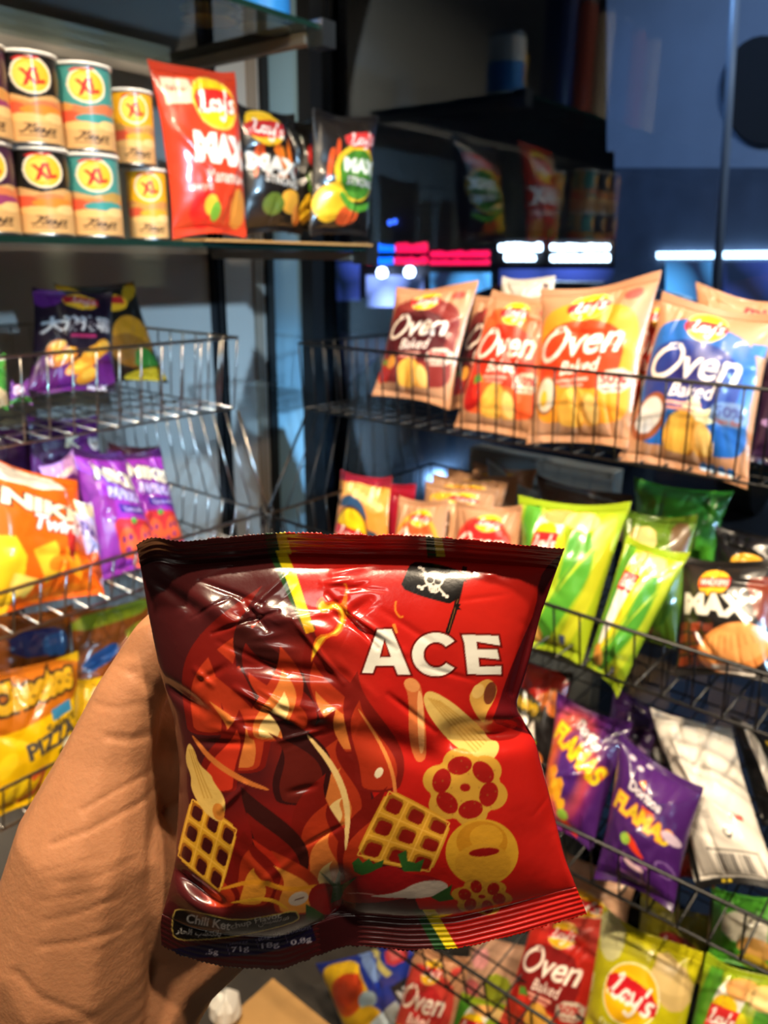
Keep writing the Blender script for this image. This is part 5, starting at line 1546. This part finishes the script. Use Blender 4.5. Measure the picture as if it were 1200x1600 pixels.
nrm = -np.array(FWD) * .97 + np.array(UP) * .24
nrm /= np.linalg.norm(nrm)
Fp = base3 + nrm * k_
Bp = base3 - nrm * (.012 * prof + .0004)[..., None]
jag = (np.abs((U * 96) % 1 - .5) - .25) * .0011 + vnoise(U, Vv, 60, 2, 9) * .0004
for arr in (Fp, Bp):
    arr[0] += np.array(UP) * jag[0][:, None]; arr[-1] -= np.array(UP) * jag[-1][:, None]
sh = (k_[..., 0] / .26)
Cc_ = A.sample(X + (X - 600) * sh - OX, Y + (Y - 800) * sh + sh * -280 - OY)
org = base3[NV // 2, NU // 2]
ace = empty('crisp_bag', org)
tag(ace, 'small maroon and red crisp bag held up in the hand, nearest of all the bags', 'crisp bag')


def acestrip(nm, i0, i1):
    nn = i1 - i0
    idx = np.arange(nn * NU).reshape(nn, NU)
    q = np.stack([idx[1:, :-1], idx[1:, 1:], idx[:-1, 1:], idx[:-1, :-1]], -1).reshape(-1, 4)
    fl = [q, q[:, ::-1] + nn * NU]
    for e, rev in ((idx[:, 0], 0), (idx[:, -1], 1), (idx[0, :], 1), (idx[-1, :], 0)):
        s_ = np.stack([e[:-1], e[:-1] + nn * NU, e[1:] + nn * NU, e[1:]], -1)
        fl.append(s_[:, ::-1] if rev else s_)
    cc = np.concatenate([Cc_[i0:i1].reshape(-1, 3), np.tile(lin((60, 20, 24)), (nn * NU, 1))])
    return mesh_obj(nm, np.concatenate([Fp[i0:i1].reshape(-1, 3), Bp[i0:i1].reshape(-1, 3)]), np.concatenate(fl), M_ACE, ace, cols=cc)


r0, r1 = int(s0 * NV), int((1 - s1) * NV)
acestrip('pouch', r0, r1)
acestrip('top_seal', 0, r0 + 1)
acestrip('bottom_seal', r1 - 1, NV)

# ------------------------------------------------------------------ the hand
chains = [
    [(285, 962, .293, .0088), (252, 1005, .290, .0116), (203, 1088, .287, .0126), (168, 1190, .287, .0166), (135, 1330, .288, .0265), (110, 1480, .296, .0325), (105, 1640, .312, .036)],   # thumb and its ball
    [(105, 1640, .312, .036), (90, 1800, .325, .034), (60, 2100, .35, .038)],                                                                    # wrist
    [(120, 1600, .316, .033), (215, 1400, .318, .026), (300, 1190, .322, .0150), (400, 1065, .320, .0108), (480, 1015, .310, .0094), (530, 990, .306, .0082)],
    [(140, 1600, .318, .033), (280, 1380, .324, .022), (385, 1195, .330, .0140), (490, 1085, .324, .0110), (580, 1045, .311, .0094), (630, 1030, .307, .0082)],
    [(170, 1590, .320, .031), (330, 1390, .327, .020), (450, 1240, .331, .0130), (560, 1155, .322, .0102), (650, 1122, .311, .0088), (690, 1110, .307, .0078)],
    [(195, 1575, .320, .030), (260, 1480, .325, .028), (400, 1390, .328, .020), (500, 1305, .328, .0115), (590, 1245, .320, .0092), (660, 1215, .311, .0080), (695, 1205, .307, .0072)],
    [(180, 1180, .290, .0140), (240, 1215, .306, .0125), (300, 1190, .320, .0145)],
    [(200, 1130, .292, .0105), (255, 1140, .309, .0105), (310, 1150, .321, .0120)],
    [(215, 1105, .297, .0090), (262, 1098, .312, .0090), (330, 1105, .322, .0105)],                                                                # web of the thumb
    [(170, 1330, .292, .022), (235, 1400, .306, .020), (290, 1440, .318, .020)],
]
bm = bmesh.new()
for ch in chains:
    P3 = [(atD(x, y, d), r_) for x, y, d, r_ in ch]
    for (a_, ra), (b_, rb) in zip(P3[:-1], P3[1:]):
        n_ = max(2, int((b_ - a_).length / (min(ra, rb) * .22)))
        for i in range(n_ + 1):
            t = i / n_
            bmesh.ops.create_icosphere(bm, subdivisions=2, radius=lerp(ra, rb, t), matrix=Matrix.Translation(lerp(a_, b_, t)))
tm = bpy.data.meshes.new('hand_base'); bm.to_mesh(tm); bm.free()
to = bpy.data.objects.new('hand_base', tm); COL.objects.link(to)
md = to.modifiers.new('r', 'REMESH'); md.mode = 'VOXEL'; md.voxel_size = .0012
md = to.modifiers.new('s', 'SMOOTH'); md.iterations = 14; md.factor = .6
ev = to.evaluated_get(bpy.context.evaluated_depsgraph_get())
hm = bpy.data.meshes.new_from_object(ev)
bpy.data.objects.remove(to)
nvh = len(hm.vertices)
co = np.empty(nvh * 3); hm.vertices.foreach_get('co', co); co = co.reshape(-1, 3)
no = np.empty(nvh * 3); hm.vertices.foreach_get('normal', no); no = no.reshape(-1, 3)
facing = np.clip(((np.array(EYE) - co) * no).sum(1) / np.linalg.norm(np.array(EYE) - co, axis=1), 0, 1)
creases = [([(206, 1051), (231, 1068), (250, 1084)], .0011, .0022), ([(170, 1152), (206, 1156), (236, 1146)], .0012, .0016), ([(150, 1100), (185, 1108), (225, 1098)], .0005, .0012),
           ([(82, 1319), (144, 1295), (222, 1253), (250, 1225)], .0009, .0011), ([(128, 1266), (185, 1233), (240, 1204)], .0008, .0010), ([(70, 1440), (124, 1428), (186, 1402)], .0006, .0010),
           ([(60, 1480), (124, 1472), (190, 1452)], .0007, .0012), ([(25, 1520), (62, 1560), (144, 1592)], .0010, .0016), ([(90, 1380), (150, 1372), (210, 1342)], .0004, .0009),
           ([(60, 1365), (110, 1352), (160, 1340)], .0004, .0008), ([(180, 1040), (200, 1050), (226, 1046)], .0004, .0009), ([(60, 1410), (120, 1400), (170, 1390)], .0004, .0008), ([(255, 1240), (236, 1300), (232, 1380)], .0008, .0016)]
ds = np.zeros(nvh)
Pxh = (co - np.array(EYE)) @ np.array([RIGHT, UP, FWD]).T
hx = 600 + F * Pxh[:, 0] / Pxh[:, 2]; hy = 800 - F * Pxh[:, 1] / Pxh[:, 2]
for pts, dp, wd in creases:
    wpx = wd * F / .28; best = np.full(nvh, 1e9)
    for (ax, ay), (bx_, by_) in zip(pts[:-1], pts[1:]):
        dx, dy = bx_ - ax, by_ - ay
        t = np.clip(((hx - ax) * dx + (hy - ay) * dy) / (dx * dx + dy * dy), 0, 1)
        best = np.minimum(best, (hx - ax - t * dx) ** 2 + (hy - ay - t * dy) ** 2)
    ds += dp * np.exp(-best / (wpx * wpx))
co -= no * (.48 * ds * (facing > .05))[:, None]
ho = Vector(co.mean(0))
hm.vertices.foreach_set('co', (co - np.array(ho)).ravel())
hm.polygons.foreach_set('use_smooth', [True] * len(hm.polygons))
hm.materials.clear(); hm.materials.append(M_SKIN)
hm.name = 'hand'; hm.update()
hand = bpy.data.objects.new('hand', hm); COL.objects.link(hand); hand.location = ho
tag(hand, 'bare hand holding up the small maroon and red crisp bag', 'hand')
